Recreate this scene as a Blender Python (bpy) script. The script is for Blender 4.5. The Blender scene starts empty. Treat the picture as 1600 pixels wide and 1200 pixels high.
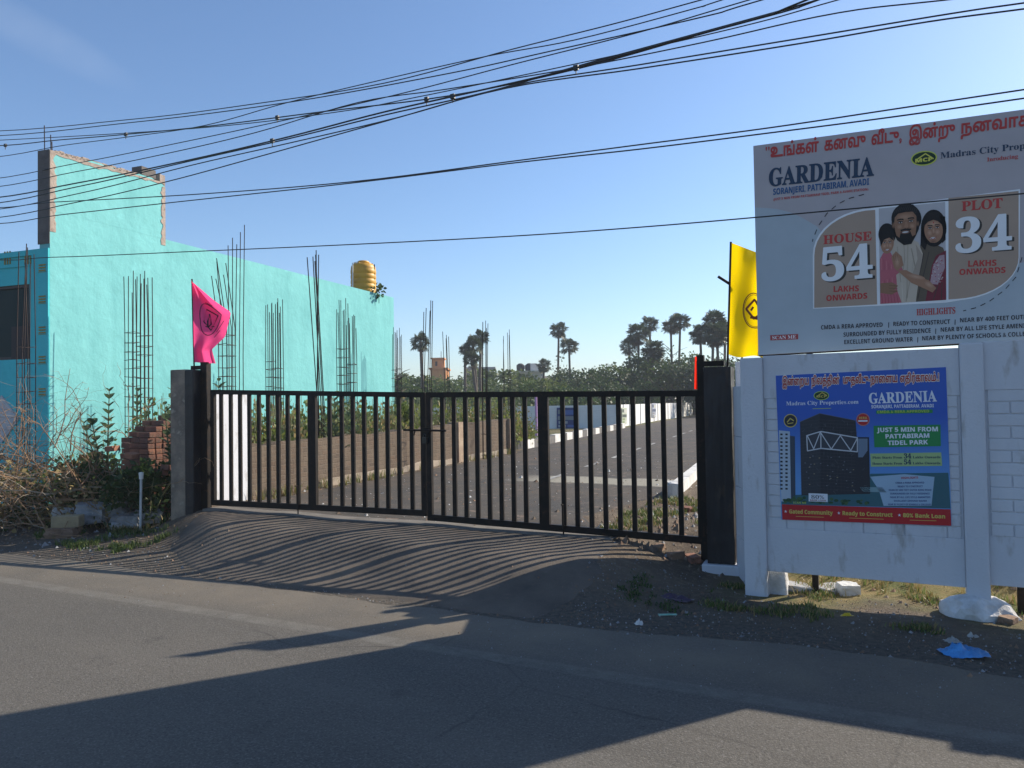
import bpy, bmesh, math, random
from mathutils import Vector, Matrix, noise
R = math.radians
random.seed(7)
scene = bpy.context.scene
COL = scene.collection

# ------------------------------------------------------------------ camera, sky, sun, exposure
H = 1.65
F_PX, PITCH, ROLL = 1201.0, R(1.5), R(0.9)
cr, sr, cp, sp = math.cos(ROLL), math.sin(ROLL), math.cos(PITCH), math.sin(PITCH)
camd = bpy.data.cameras.new('camera')
cam = bpy.data.objects.new('camera', camd)
COL.objects.link(cam)
camd.sensor_width = 36.0
camd.lens = F_PX / 1600 * 36.0
camd.clip_start = 0.05
camd.clip_end = 3000
_up0 = Vector((0, -sp, cp)); _rt0 = Vector((1, 0, 0)); _fw = Vector((0, cp, sp))
_rt = _rt0 * cr - _up0 * sr
_up = _rt0 * sr + _up0 * cr
M = Matrix((( _rt.x, _up.x, -_fw.x, 0), (_rt.y, _up.y, -_fw.y, 0), (_rt.z, _up.z, -_fw.z, H), (0, 0, 0, 1)))
cam.matrix_world = M
scene.camera = cam

SUNV = Vector((1.40, 0.745, 1.0)).normalized()
SUN_EL = math.asin(SUNV.z)
SUN_AZ = math.atan2(SUNV.x, SUNV.y)          # clockwise from +Y
world = bpy.data.worlds.new("World")
scene.world = world
world.use_nodes = True
wn = world.node_tree.nodes; wl = world.node_tree.links
bgn = wn['Background']
sky = wn.new('ShaderNodeTexSky')
sky.sky_type = 'NISHITA'
sky.sun_disc = False
sky.sun_elevation = SUN_EL
sky.sun_rotation = SUN_AZ
sky.air_density = 1.0
sky.dust_density = 0.65
sky.ozone_density = 5.0
sky.altitude = 10
wl.new(sky.outputs[0], bgn.inputs[0])
bgn.inputs[1].default_value = 0.099
# a faint wisp of cloud high on the left
wt = wn.new('ShaderNodeTexCoord'); wm = wn.new('ShaderNodeMapping'); wm.vector_type = 'POINT'
wd0 = Vector((-0.488, 0.78, 0.39)).normalized(); wax = Vector((0.72, 0.60, -0.30)); wax = (wax - wd0 * wax.dot(wd0)).normalized(); wbx = wd0.cross(wax)
def wdot(v):
    n = wn.new('ShaderNodeVectorMath'); n.operation = 'DOT_PRODUCT'; wl.new(wt.outputs['Generated'], n.inputs[0]); n.inputs[1].default_value = v; return n.outputs['Value']
def wmath(op, a, b):
    n = wn.new('ShaderNodeMath'); n.operation = op
    for i, x in enumerate((a, b)):
        if isinstance(x, (int, float)): n.inputs[i].default_value = x
        else: wl.new(x, n.inputs[i])
    return n.outputs[0]
wu = wmath('MULTIPLY', wdot(wax), 9.0); wv = wmath('MULTIPLY', wdot(wbx), 42.0)
wr = wmath('ADD', wmath('MULTIPLY', wu, wu), wmath('MULTIPLY', wv, wv))
wcl = wn.new('ShaderNodeMapRange'); wcl.inputs[1].default_value = 1.0; wcl.inputs[2].default_value = 0.0; wl.new(wr, wcl.inputs[0])
wno = wn.new('ShaderNodeTexNoise'); wno.inputs['Scale'].default_value = 30; wno.inputs['Detail'].default_value = 5; wl.new(wt.outputs['Generated'], wno.inputs['Vector'])
wf = wmath('MULTIPLY', wmath('MULTIPLY', wcl.outputs[0], wno.outputs[0]), 0.10)
wmx = wn.new('ShaderNodeMix'); wmx.data_type = 'RGBA'; wl.new(wf, wmx.inputs[0]); wl.new(sky.outputs[0], wmx.inputs[6]); wmx.inputs[7].default_value = (6.0, 6.4, 6.8, 1)
wl.new(wmx.outputs[2], bgn.inputs[0])
sund = bpy.data.lights.new('sun', 'SUN')
sund.energy = 4.2
sund.angle = R(0.5)
sund.color = (1.0, 0.89, 0.74)
sun = bpy.data.objects.new('sun', sund)
COL.objects.link(sun)
sun.rotation_euler = SUNV.to_track_quat('Z', 'Y').to_euler()
sun.location = (20, 12, 25)
scene.view_settings.view_transform = 'Standard'
scene.view_settings.look = 'None'
scene.view_settings.exposure = 0.85
scene.view_settings.gamma = 1.0

# ------------------------------------------------------------------ helpers: positions
def ray(u, v):
    a = (u - 800) / F_PX; b = (600 - v) / F_PX
    A = a * cr + b * sr; B = -a * sr + b * cr
    return Vector((A, cp - B * sp, B * cp + sp))
def P(u, v, Y):
    d = ray(u, v)
    return Vector((0, 0, H)) + d * (Y / d.y)
def G(u, v, z=0.0):
    d = ray(u, v)
    return Vector((0, 0, H)) + d * ((z - H) / d.z)
def hit(u, v, p0, n):
    d = ray(u, v); o = Vector((0, 0, H))
    return o + d * ((p0 - o).dot(n) / d.dot(n))
E2 = Vector((0.886, -0.463, 0)).normalized(); N2 = Vector((0.463, 0.886, 0)).normalized()
O2 = Vector((-0.533, 6.11, 0))
ROADROT = math.atan2(E2.y, E2.x)
def XY(t, n, z=0.0):
    p = O2 + E2 * t + N2 * n
    return Vector((p.x, p.y, z))
def TN(x, y):
    d = Vector((x, y, 0)) - O2
    return d.dot(E2), d.dot(N2)
def sstep(a, b, x):
    if a == b: return 1.0 if x > a else 0.0
    k = max(0.0, min(1.0, (x - a) / (b - a)))
    return k * k * (3 - 2 * k)
def nz(x, y, s=1.0, seed=0.0):
    return noise.noise(Vector((x * s, y * s, seed)))
def gz(t, n, rough=True):
    """ground height over the road, in the road's own frame"""
    if n < 0:
        return 0.0
    # bare verge each side
    left = 0.05 * sstep(0, 1.6, n) + 0.17 * sstep(1.8, 4.0, n)
    right = -0.04 * sstep(0.1, 0.8, n) + 0.10 * sstep(1.9, 4.0, n)
    soil = left + (right - left) * sstep(-3.5, 1.5, t)
    R_ = 0.20 + 0.13 * max(0.0, min(1.0, (1.4 - t) / 6.3))
    k = max(0.0, min(1.0, n / 2.0))
    ramp = R_ * (0.80 * sstep(0.22, 1.50, n) + 0.20 * k)
    tc = -2.75 - 1.5 * min(n, 2.1) + 0.12 * nz(n, 3, 1.6, 7)
    w = sstep(tc - 0.65, tc + 0.65, t) * (1 - sstep(0.5, 1.75, t))
    near = soil + (ramp - soil) * w
    inside = 0.27
    z = near + (inside - near) * sstep(2.3, 3.6, n)
    z *= 1 - 0.5 * sstep(30, 80, n)
    if rough:
        a = sstep(0.0, 0.5, n) * (1 - 0.75 * w)
        z += a * (0.022 * nz(t, n, 1.7, 3.1) + 0.012 * nz(t, n, 5.0, 9.2) + 0.006 * nz(t, n, 13.0, 1.2))
        z += w * (0.012 * nz(t, n, 1.2, 5.5) + 0.004 * nz(t, n, 6.0, 2.5))
    return z
def ground_z(x, y):
    return gz(*TN(x, y))

# ------------------------------------------------------------------ helpers: meshes
class MB:
    def __init__(s): s.v = []; s.f = []; s.m = []
    def add(s, verts, faces, mi=0):
        b = len(s.v)
        s.v += [tuple(p) for p in verts]
        s.f += [tuple(i + b for i in f) for f in faces]
        s.m += [mi] * len(faces)
    def box(s, c, size, rz=0.0, mi=0, mat=None):
        x, y, z = size[0] / 2, size[1] / 2, size[2] / 2
        vs = [Vector(p) for p in ((-x,-y,-z),(x,-y,-z),(x,y,-z),(-x,y,-z),(-x,-y,z),(x,-y,z),(x,y,z),(-x,y,z))]
        rm = mat if mat is not None else Matrix.Rotation(rz, 3, 'Z')
        vs = [rm @ p + Vector(c) for p in vs]
        s.add(vs, [(0,3,2,1),(4,5,6,7),(0,1,5,4),(1,2,6,5),(2,3,7,6),(3,0,4,7)], mi)
    def prism(s, pts, d, mi=0):
        """closed polygon pts (3-D, planar) pushed along vector d"""
        n = len(pts); d = Vector(d); pts = [Vector(p) for p in pts]
        s.add(pts + [p + d for p in pts], [tuple(range(n - 1, -1, -1)), tuple(range(n, 2 * n))] +
              [(i, (i + 1) % n, n + (i + 1) % n, n + i) for i in range(n)], mi)
    def bar(s, a, b, w, d, side, mi=0):
        """rectangular bar from a to b, w wide along side, d deep across"""
        a = Vector(a); b = Vector(b); ax = (b - a).normalized()
        sd = Vector(side); sd = (sd - ax * sd.dot(ax)).normalized(); dp = ax.cross(sd)
        q = [sd * (i * w / 2) + dp * (j * d / 2) for i, j in ((-1,-1),(1,-1),(1,1),(-1,1))]
        s.add([a + k for k in q] + [b + k for k in q], [(3,2,1,0),(4,5,6,7),(0,1,5,4),(1,2,6,5),(2,3,7,6),(3,0,4,7)], mi)
    def tube(s, pts, r, n=6, mi=0, caps=True):
        pts = [Vector(p) for p in pts]
        rs = r if isinstance(r, (list, tuple)) else [r] * len(pts)
        vs = []; prev = None
        for i, p in enumerate(pts):
            d = (pts[min(i + 1, len(pts) - 1)] - pts[max(i - 1, 0)])
            d = d.normalized() if d.length > 1e-9 else Vector((0, 0, 1))
            if prev is None:
                a = d.orthogonal().normalized()
            else:
                a = prev - d * prev.dot(d)
                a = a.normalized() if a.length > 1e-6 else d.orthogonal().normalized()
            prev = a; b = d.cross(a)
            for k in range(n):
                an = 2 * math.pi * k / n
                vs.append(p + (a * math.cos(an) + b * math.sin(an)) * rs[i])
        fs = []
        for i in range(len(pts) - 1):
            for k in range(n):
                fs.append((i*n+k, i*n+(k+1)%n, (i+1)*n+(k+1)%n, (i+1)*n+k))
        if caps:
            fs.append(tuple(range(n - 1, -1, -1))); fs.append(tuple(range((len(pts)-1)*n, len(pts)*n)))
        s.add(vs, fs, mi)
    def lathe(s, prof, c=(0,0,0), n=24, mi=0):
        c = Vector(c); vs = []
        for r, z in prof:
            for k in range(n):
                a = 2 * math.pi * k / n
                vs.append(c + Vector((r * math.cos(a), r * math.sin(a), z)))
        fs = [(i*n+k, i*n+(k+1)%n, (i+1)*n+(k+1)%n, (i+1)*n+k) for i in range(len(prof)-1) for k in range(n)]
        fs.append(tuple(range(n-1, -1, -1))); fs.append(tuple(range((len(prof)-1)*n, len(prof)*n)))
        s.add(vs, fs, mi)
    def build(s, name, mats, parent=None, smooth=False, bevel=0.0, origin=None):
        me = bpy.data.meshes.new(name)
        o0 = Vector(origin) if origin is not None else Vector((0, 0, 0))
        me.from_pydata([(p[0]-o0.x, p[1]-o0.y, p[2]-o0.z) for p in s.v], [], s.f)
        if not isinstance(mats, (list, tuple)): mats = [mats]
        for m in mats: me.materials.append(m)
        me.polygons.foreach_set('material_index', s.m)
        if smooth: me.polygons.foreach_set('use_smooth', [True] * len(s.f))
        me.update()
        o = bpy.data.objects.new(name, me); COL.objects.link(o)
        o.location = o0
        if bevel > 0:
            b = o.modifiers.new('bevel', 'BEVEL'); b.width = bevel; b.segments = 2; b.limit_method = 'ANGLE'
        if parent is not None:
            o.parent = parent
            o.location = o0 - parent.location if origin is not None else -parent.location
        return o
def tag(o, label=None, cat=None, group=None, kind=None):
    if label: o['label'] = label
    if cat: o['category'] = cat
    if group: o['group'] = group
    if kind: o['kind'] = kind
    return o
def thing(name, label, cat, loc=(0, 0, 0), group=None):
    o = bpy.data.objects.new(name, None); COL.objects.link(o); o.location = loc
    o.empty_display_size = 0.2
    return tag(o, label, cat, group)
def copy_tree(o, loc=None, rz=None, scale=None, label=None):
    kids = [c for c in bpy.data.objects if c.parent == o]
    c = o.copy(); COL.objects.link(c)
    for k in kids:
        d = k.copy(); COL.objects.link(d); d.parent = c
    if loc is not None: c.location = loc
    if rz is not None: c.rotation_euler = (0, 0, rz)
    if scale is not None: c.scale = scale if isinstance(scale, (tuple, list)) else (scale,) * 3
    if label: c['label'] = label
    return c

# ------------------------------------------------------------------ helpers: materials
def nodes_of(name):
    m = bpy.data.materials.new(name); m.use_nodes = True
    nt = m.node_tree
    return m, nt.nodes, nt.links, nt.nodes['Principled BSDF']
def mixc(N, L, fac, c1, c2):
    mx = N.new('ShaderNodeMix'); mx.data_type = 'RGBA'
    for k, val in ((6, c1), (7, c2)):
        if isinstance(val, tuple): mx.inputs[k].default_value = val if len(val) == 4 else val + (1,)
        else: L.new(val, mx.inputs[k])
    if isinstance(fac, float): mx.inputs[0].default_value = fac
    else: L.new(fac, mx.inputs[0])
    return mx.outputs[2]
def noise_fac(N, L, scale, lo=0.35, hi=0.65, detail=4.0, vec=None, rough=0.6, stretch=None):
    if vec is None:
        vec = N.new('ShaderNodeTexCoord').outputs['Object']
    if stretch:
        mp = N.new('ShaderNodeMapping'); mp.inputs['Scale'].default_value = stretch
        L.new(vec, mp.inputs[0]); vec = mp.outputs[0]
    t = N.new('ShaderNodeTexNoise'); t.inputs['Scale'].default_value = scale
    t.inputs['Detail'].default_value = detail; t.inputs['Roughness'].default_value = rough
    L.new(vec, t.inputs['Vector'])
    mr = N.new('ShaderNodeMapRange'); mr.inputs[1].default_value = lo; mr.inputs[2].default_value = hi
    L.new(t.outputs[0], mr.inputs[0])
    return mr.outputs[0]
def math_(N, L, op, a, b=None):
    n = N.new('ShaderNodeMath'); n.operation = op
    for i, x in enumerate((a, b)):
        if x is None: continue
        if isinstance(x, (int, float)): n.inputs[i].default_value = x
        else: L.new(x, n.inputs[i])
    return n.outputs[0]
def bump_(N, L, bsdf, height, strength=0.4, dist=0.02):
    b = N.new('ShaderNodeBump'); b.inputs['Strength'].default_value = strength; b.inputs['Distance'].default_value = dist
    L.new(height, b.inputs['Height']); L.new(b.outputs[0], bsdf.inputs['Normal'])
def pmat(name, c1, c2=None, scale=3.0, rough=0.8, bump=0.0, bscale=None, metal=0.0, c3=None, s3=20.0, stretch=None, bdist=0.01, spec=0.5, lo=0.35, hi=0.65):
    m, N, L, B = nodes_of(name)
    B.inputs['Roughness'].default_value = rough; B.inputs['Metallic'].default_value = metal
    B.inputs['Specular IOR Level'].default_value = spec
    if c2 is None: c2 = tuple(x * 0.8 for x in c1)
    col = mixc(N, L, noise_fac(N, L, scale, lo, hi, stretch=stretch), c1, c2)
    if c3 is not None:
        col = mixc(N, L, noise_fac(N, L, s3, 0.58, 0.72, stretch=stretch), col, c3)
    L.new(col, B.inputs['Base Color'])
    if bump > 0:
        bump_(N, L, B, noise_fac(N, L, bscale or scale * 6, 0.2, 0.8), bump, bdist)
    return m
def leafmat(name, c1, c2, scale=1.5, trans=0.35, rough=0.55):
    m, N, L, B = nodes_of(name)
    B.inputs['Roughness'].default_value = rough
    B.inputs['Specular IOR Level'].default_value = 0.3
    oi = N.new('ShaderNodeObjectInfo')
    f = noise_fac(N, L, scale, 0.3, 0.7, 5.0)
    col = mixc(N, L, f, c1, c2)
    col = mixc(N, L, math_(N, L, 'MULTIPLY', oi.outputs['Random'], 0.35), col, tuple((a * 1.25, a2 * 1.05)[0] for a, a2 in zip(c2, c1)))
    L.new(col, B.inputs['Base Color'])
    tr = N.new('ShaderNodeBsdfTranslucent'); L.new(col, tr.inputs[0])
    mx = N.new('ShaderNodeMixShader'); mx.inputs[0].default_value = trans
    L.new(B.outputs[0], mx.inputs[1]); L.new(tr.outputs[0], mx.inputs[2])
    L.new(mx.outputs[0], N['Material Output'].inputs[0])
    return m
def clothmat(name, c, trans=0.55):
    m, N, L, B = nodes_of(name)
    B.inputs['Roughness'].default_value = 0.75
    B.inputs['Specular IOR Level'].default_value = 0.2
    B.inputs['Base Color'].default_value = c + (1,)
    tr = N.new('ShaderNodeBsdfTranslucent'); tr.inputs[0].default_value = c + (1,)
    mx = N.new('ShaderNodeMixShader'); mx.inputs[0].default_value = trans
    L.new(B.outputs[0], mx.inputs[1]); L.new(tr.outputs[0], mx.inputs[2])
    L.new(mx.outputs[0], N['Material Output'].inputs[0])
    return m
_flat = {}
def ink(c, rough=0.55):
    k = (c, rough)
    if k not in _flat:
        m, N, L, B = nodes_of('ink_%d' % len(_flat))
        B.inputs['Roughness'].default_value = rough; B.inputs['Specular IOR Level'].default_value = 0.25
        dc = tuple(min(1, x * 0.90 + 0.006) for x in c)
        L.new(mixc(N, L, noise_fac(N, L, 3.5, 0.3, 0.75, 5), c + (1,), dc + (1,)), B.inputs['Base Color'])
        bump_(N, L, B, noise_fac(N, L, 2.2, 0.2, 0.8, 3), 0.25, 0.02)
        _flat[k] = m
    return _flat[k]
def srgb(r, g, b):
    f = lambda x: (x/255/12.92) if x/255 <= 0.04045 else ((x/255+0.055)/1.055)**2.4
    return (f(r), f(g), f(b))

black_metal = pmat('black_paint', (0.007, 0.006, 0.005), (0.016, 0.011, 0.008), 9, 0.55, 0.1, 60, c3=(0.035, 0.018, 0.010), s3=14, spec=.2)
rebar_m = pmat('rusty_rebar', (0.030, 0.022, 0.020), (0.055, 0.030, 0.022), 25, 0.8)
concrete = pmat('concrete', (0.30, 0.29, 0.27), (0.20, 0.19, 0.175), 3, 0.9, 0.4, 40, c3=(0.13, 0.12, 0.11), s3=9)
pale_concrete = pmat('pale_concrete', (0.46, 0.44, 0.40), (0.33, 0.31, 0.28), 4, 0.9, 0.4, 50)
white_paint = pmat('white_lime_paint', (0.57, 0.59, 0.63), (0.50, 0.52, 0.56), 2.2, 0.85, 0.3, 45, c3=(0.36, 0.35, 0.34), s3=5, stretch=(1.6, 1.6, .5), lo=0.3, hi=0.8)
wire_m = pmat('wire_black', (0.012, 0.012, 0.013), (0.02, 0.02, 0.02), 5, 0.5)
wood_twig = pmat('dry_twig', (0.24, 0.15, 0.085), (0.13, 0.08, 0.05), 4, 0.9)
bark = pmat('bark', (0.14, 0.11, 0.085), (0.08, 0.065, 0.05), 6, 0.9, 0.5)
stem_green = pmat('green_stem', (0.10, 0.13, 0.05), (0.16, 0.15, 0.08), 6, 0.7)

def cloud(mb, rnd, n, centre, rad, size, mi=0, flat=0.0, up=0.0):
    """n pointed leaves spread in an ellipsoid"""
    cx, cy, cz = centre; rx, ry, rz = rad
    for _ in range(n):
        while True:
            a, b, c = rnd.uniform(-1,1), rnd.uniform(-1,1), rnd.uniform(-1,1)
            d2 = a*a+b*b+c*c
            if 0.05 < d2 <= 1: break
        p = Vector((cx+a*rx, cy+b*ry, cz+c*rz))
        ax = Vector((a + rnd.gauss(0,.6), b + rnd.gauss(0,.6), c*(1-flat) + rnd.gauss(0,.5)*(1-flat) + up))
        if ax.length < 1e-3: ax = Vector((0,0,1))
        ax.normalize()
        sd = ax.cross(Vector((rnd.gauss(0,1), rnd.gauss(0,1), rnd.gauss(0,1)))).normalized()
        l = size * rnd.uniform(0.6, 1.35); w = l * rnd.uniform(0.3, 0.5)
        mb.add([p, p+ax*l*.5+sd*w, p+ax*l, p+ax*l*.5-sd*w], [(0,1,2,3)], mi)

# ================================================================== THE SETTING
def frange(a, b, st):
    n = max(1, int(round((b - a) / st)))
    return [a + (b - a) * i / n for i in range(n)]
def grid_obj(name, ts, ns, zf, mat):
    vs = [(t, n, zf(t, n)) for n in ns for t in ts]
    w = len(ts)
    fs = [(j*w+i, j*w+i+1, (j+1)*w+i+1, (j+1)*w+i) for j in range(len(ns)-1) for i in range(w-1)]
    me = bpy.data.meshes.new(name); me.from_pydata(vs, [], fs); me.materials.append(mat)
    me.polygons.foreach_set('use_smooth', [True] * len(fs)); me.update()
    o = bpy.data.objects.new(name, me); COL.objects.link(o)
    o.location = O2; o.rotation_euler = (0, 0, ROADROT)
    return o

def ground_mat():
    m, N, L, B = nodes_of('verge_soil')
    B.inputs['Roughness'].default_value = 0.95; B.inputs['Specular IOR Level'].default_value = 0.2
    tc = N.new('ShaderNodeTexCoord'); ob = tc.outputs['Object']
    sx = N.new('ShaderNodeSeparateXYZ'); L.new(ob, sx.inputs[0]); X, Y = sx.outputs[0], sx.outputs[1]
    soil = mixc(N, L, noise_fac(N, L, 1.1, 0.35, 0.65, 6), (0.185, 0.145, 0.105), (0.105, 0.083, 0.062))
    soil = mixc(N, L, noise_fac(N, L, 14, 0.5, 0.75, 4), soil, (0.24, 0.19, 0.135))
    # grey road dust next to the carriageway
    wob = math_(N, L, 'MULTIPLY', noise_fac(N, L, 0.9, 0.3, 0.7, 5), 0.9)
    yd = math_(N, L, 'ADD', Y, wob)
    mr = N.new('ShaderNodeMapRange'); mr.inputs[1].default_value = 2.0; mr.inputs[2].default_value = 1.0; L.new(yd, mr.inputs[0])
    dust = mixc(N, L, noise_fac(N, L, 24, 0.35, 0.65, 5), (0.150, 0.132, 0.108), (0.085, 0.077, 0.066))
    col = mixc(N, L, mr.outputs[0], soil, dust)
    # dry yellow ground behind the wall on the right and scrub land beyond
    gr = mixc(N, L, noise_fac(N, L, 3.0, 0.4, 0.6, 6), (0.25, 0.19, 0.085), (0.12, 0.13, 0.045))
    mt = N.new('ShaderNodeMapRange'); mt.inputs[1].default_value = 1.5; mt.inputs[2].default_value = 2.3; L.new(X, mt.inputs[0])
    mn = N.new('ShaderNodeMapRange'); mn.inputs[1].default_value = 1.9; mn.inputs[2].default_value = 2.5; L.new(yd, mn.inputs[0])
    col = mixc(N, L, math_(N, L, 'MULTIPLY', mt.outputs[0], mn.outputs[0]), col, gr)
    mf = N.new('ShaderNodeMapRange'); mf.inputs[1].default_value = 14; mf.inputs[2].default_value = 22; L.new(Y, mf.inputs[0])
    col = mixc(N, L, mf.outputs[0], col, mixc(N, L, noise_fac(N, L, 0.3, 0.4, 0.6, 6), (0.16, 0.13, 0.07), (0.08, 0.10, 0.035)))
    L.new(col, B.inputs['Base Color'])
    h = math_(N, L, 'ADD', noise_fac(N, L, 30, 0.2, 0.8, 6), math_(N, L, 'MULTIPLY', noise_fac(N, L, 120, 0.3, 0.7, 2), 0.5))
    bump_(N, L, B, h, 0.8, 0.02)
    return m
def asphalt_mat(name, base, alt, dusty, line=False):
    m, N, L, B = nodes_of(name)
    B.inputs['Roughness'].default_value = 0.85; B.inputs['Specular IOR Level'].default_value = 0.3
    tc = N.new('ShaderNodeTexCoord'); ob = tc.outputs['Object']
    sx = N.new('ShaderNodeSeparateXYZ'); L.new(ob, sx.inputs[0]); X, Y = sx.outputs[0], sx.outputs[1]
    col = mixc(N, L, noise_fac(N, L, 0.5, 0.3, 0.7, 6, stretch=(0.5, 1.6, 1)), base, alt)
    col = mixc(N, L, math_(N, L, 'MULTIPLY', noise_fac(N, L, 90, 0.5, 0.72, 2), 0.55), col, (0.21, 0.20, 0.185))
    col = mixc(N, L, math_(N, L, 'MULTIPLY', noise_fac(N, L, 60, 0.55, 0.75, 2), 0.6), col, (0.02, 0.02, 0.02))
    def band(c, w, soft, amp, colr, nscale=3.0):
        nonlocal col
        d = math_(N, L, 'ABSOLUTE', math_(N, L, 'ADD', Y, -c))
        mr = N.new('ShaderNodeMapRange'); mr.inputs[1].default_value = w + soft; mr.inputs[2].default_value = w; L.new(d, mr.inputs[0])
        f = math_(N, L, 'MULTIPLY', mr.outputs[0], math_(N, L, 'MULTIPLY', noise_fac(N, L, nscale, 0.25, 0.7, 6), amp))
        col = mixc(N, L, f, col, colr)
    if line:
        # hairline cracks, oil spots and a few darker repairs
        vo = N.new('ShaderNodeTexVoronoi'); vo.feature = 'DISTANCE_TO_EDGE'; vo.inputs['Scale'].default_value = 0.55
        nv = N.new('ShaderNodeTexNoise'); nv.inputs['Scale'].default_value = 2.5; nv.inputs['Detail'].default_value = 6; L.new(ob, nv.inputs['Vector'])
        av = N.new('ShaderNodeMix'); av.data_type = 'VECTOR'; av.inputs[0].default_value = 0.12; L.new(ob, av.inputs[4]); L.new(nv.outputs['Color'], av.inputs[5]); L.new(av.outputs[1], vo.inputs['Vector'])
        cm = N.new('ShaderNodeMapRange'); cm.inputs[1].default_value = 0.006; cm.inputs[2].default_value = 0.0; L.new(vo.outputs['Distance'], cm.inputs[0])
        ck = math_(N, L, 'MULTIPLY', cm.outputs[0], noise_fac(N, L, 0.35, 0.52, 0.62, 3))
        col = mixc(N, L, math_(N, L, 'MULTIPLY', ck, 0.7), col, (0.025, 0.024, 0.023))
        col = mixc(N, L, math_(N, L, 'MULTIPLY', noise_fac(N, L, 1.7, 0.62, 0.72, 5), 0.45), col, (0.035, 0.034, 0.033))
        col = mixc(N, L, math_(N, L, 'MULTIPLY', noise_fac(N, L, 0.8, 0.5, 0.75, 8, stretch=(.25, 2.5, 1)), 0.35), col, (0.13, 0.122, 0.108))
        band(-0.76, 0.06, 0.03, 0.55, (0.19, 0.185, 0.165), 7.0)
        band(0.05, 0.25, 0.75, 0.75, dusty, 1.6)
        band(-0.30, 0.18, 0.3, 0.25, dusty, 1.3)
    else:
        col = mixc(N, L, math_(N, L, 'MULTIPLY', noise_fac(N, L, 1.1, 0.38, 0.62, 9), 0.95), col, dusty)
        col = mixc(N, L, noise_fac(N, L, 6.0, 0.60, 0.70, 7), col, (0.20, 0.145, 0.11))
        col = mixc(N, L, noise_fac(N, L, 3.4, 0.60, 0.68, 9), col, (0.028, 0.026, 0.024))
        col = mixc(N, L, noise_fac(N, L, 26, 0.64, 0.72, 3), col, (0.17, 0.155, 0.13))
        rm_ = N.new('ShaderNodeMapRange'); rm_.inputs[1].default_value = 2.5; rm_.inputs[2].default_value = 1.6; L.new(Y, rm_.inputs[0])
        rd_ = mixc(N, L, noise_fac(N, L, 1.6, 0.35, 0.65, 8), (0.165, 0.135, 0.104), (0.070, 0.061, 0.052))
        col = mixc(N, L, math_(N, L, 'MULTIPLY', rm_.outputs[0], 0.75), col, rd_)
        # a pale strip of concrete laid across the drive
        d = math_(N, L, 'ABSOLUTE', math_(N, L, 'ADD', math_(N, L, 'ADD', Y, math_(N, L, 'MULTIPLY', noise_fac(N, L, 1.0), 0.25)), -7.7))
        mr = N.new('ShaderNodeMapRange'); mr.inputs[1].default_value = 0.60; mr.inputs[2].default_value = 0.45; L.new(d, mr.inputs[0])
        mx = N.new('ShaderNodeMapRange'); mx.inputs[1].default_value = -3.4; mx.inputs[2].default_value = -2.6; L.new(X, mx.inputs[0])
        col = mixc(N, L, math_(N, L, 'MULTIPLY', mr.outputs[0], mx.outputs[0]), col, (0.25, 0.235, 0.19))
    L.new(col, B.inputs['Base Color'])
    h = math_(N, L, 'ADD', noise_fac(N, L, 75, 0.25, 0.75, 3), math_(N, L, 'MULTIPLY', noise_fac(N, L, 160, 0.3, 0.7, 1), 0.6))
    bump_(N, L, B, h, 0.38, 0.006)
    return m

ts = [-210, -150, -80, -40, -25] + frange(-18, -9.5, 0.5) + frange(-9.5, 6.5, 0.075) + frange(6.5, 14, 0.5) + [14, 20, 30, 50, 90, 150, 210]
ns = [-140, -60, -30, -15, -8, -4, -1] + frange(-0.3, 4.0, 0.065) + frange(4.0, 16, 0.35) + frange(16, 80, 4) + [80, 110, 160, 210, 250]
tag(grid_obj('ground', ts, ns, gz, ground_mat()), kind='structure')

road_m = asphalt_mat('road_asphalt', (0.106, 0.097, 0.083), (0.074, 0.070, 0.062), (0.185, 0.158, 0.120), True)
rts = [-200, -100, -50, -30, -20] + frange(-14, 9, 0.1) + [9, 14, 25, 60, 200]
def road_edge(t):
    return 0.10 + 0.12 * nz(t, 0, 0.55, 4.0) + 0.07 * nz(t, 0, 2.3, 8.0) + 0.04 * nz(t, 0, 6.0, 2.0) + 0.16 * sstep(0, 3, t)
rv = []; rf = []
rrows = [-7.2, -5, -3, -2, -1, -0.4]
for n in rrows: rv += [(t, n, 0.004) for t in rts]
rv += [(t, road_edge(t) - 0.03, 0.006) for t in rts]
rv += [(t, road_edge(t), max(0.004, gz(t, road_edge(t), False) + 0.004) - 0.012) for t in rts]
w = len(rts)
for j in range(len(rrows) + 1):
    rf += [(j*w+i, j*w+i+1, (j+1)*w+i+1, (j+1)*w+i) for i in range(w-1)]
me = bpy.data.meshes.new('road'); me.from_pydata(rv, [], rf); me.materials.append(road_m)
road = bpy.data.objects.new('road', me); COL.objects.link(road); road.location = O2; road.rotation_euler = (0, 0, ROADROT)
tag(road, kind='structure')

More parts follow.
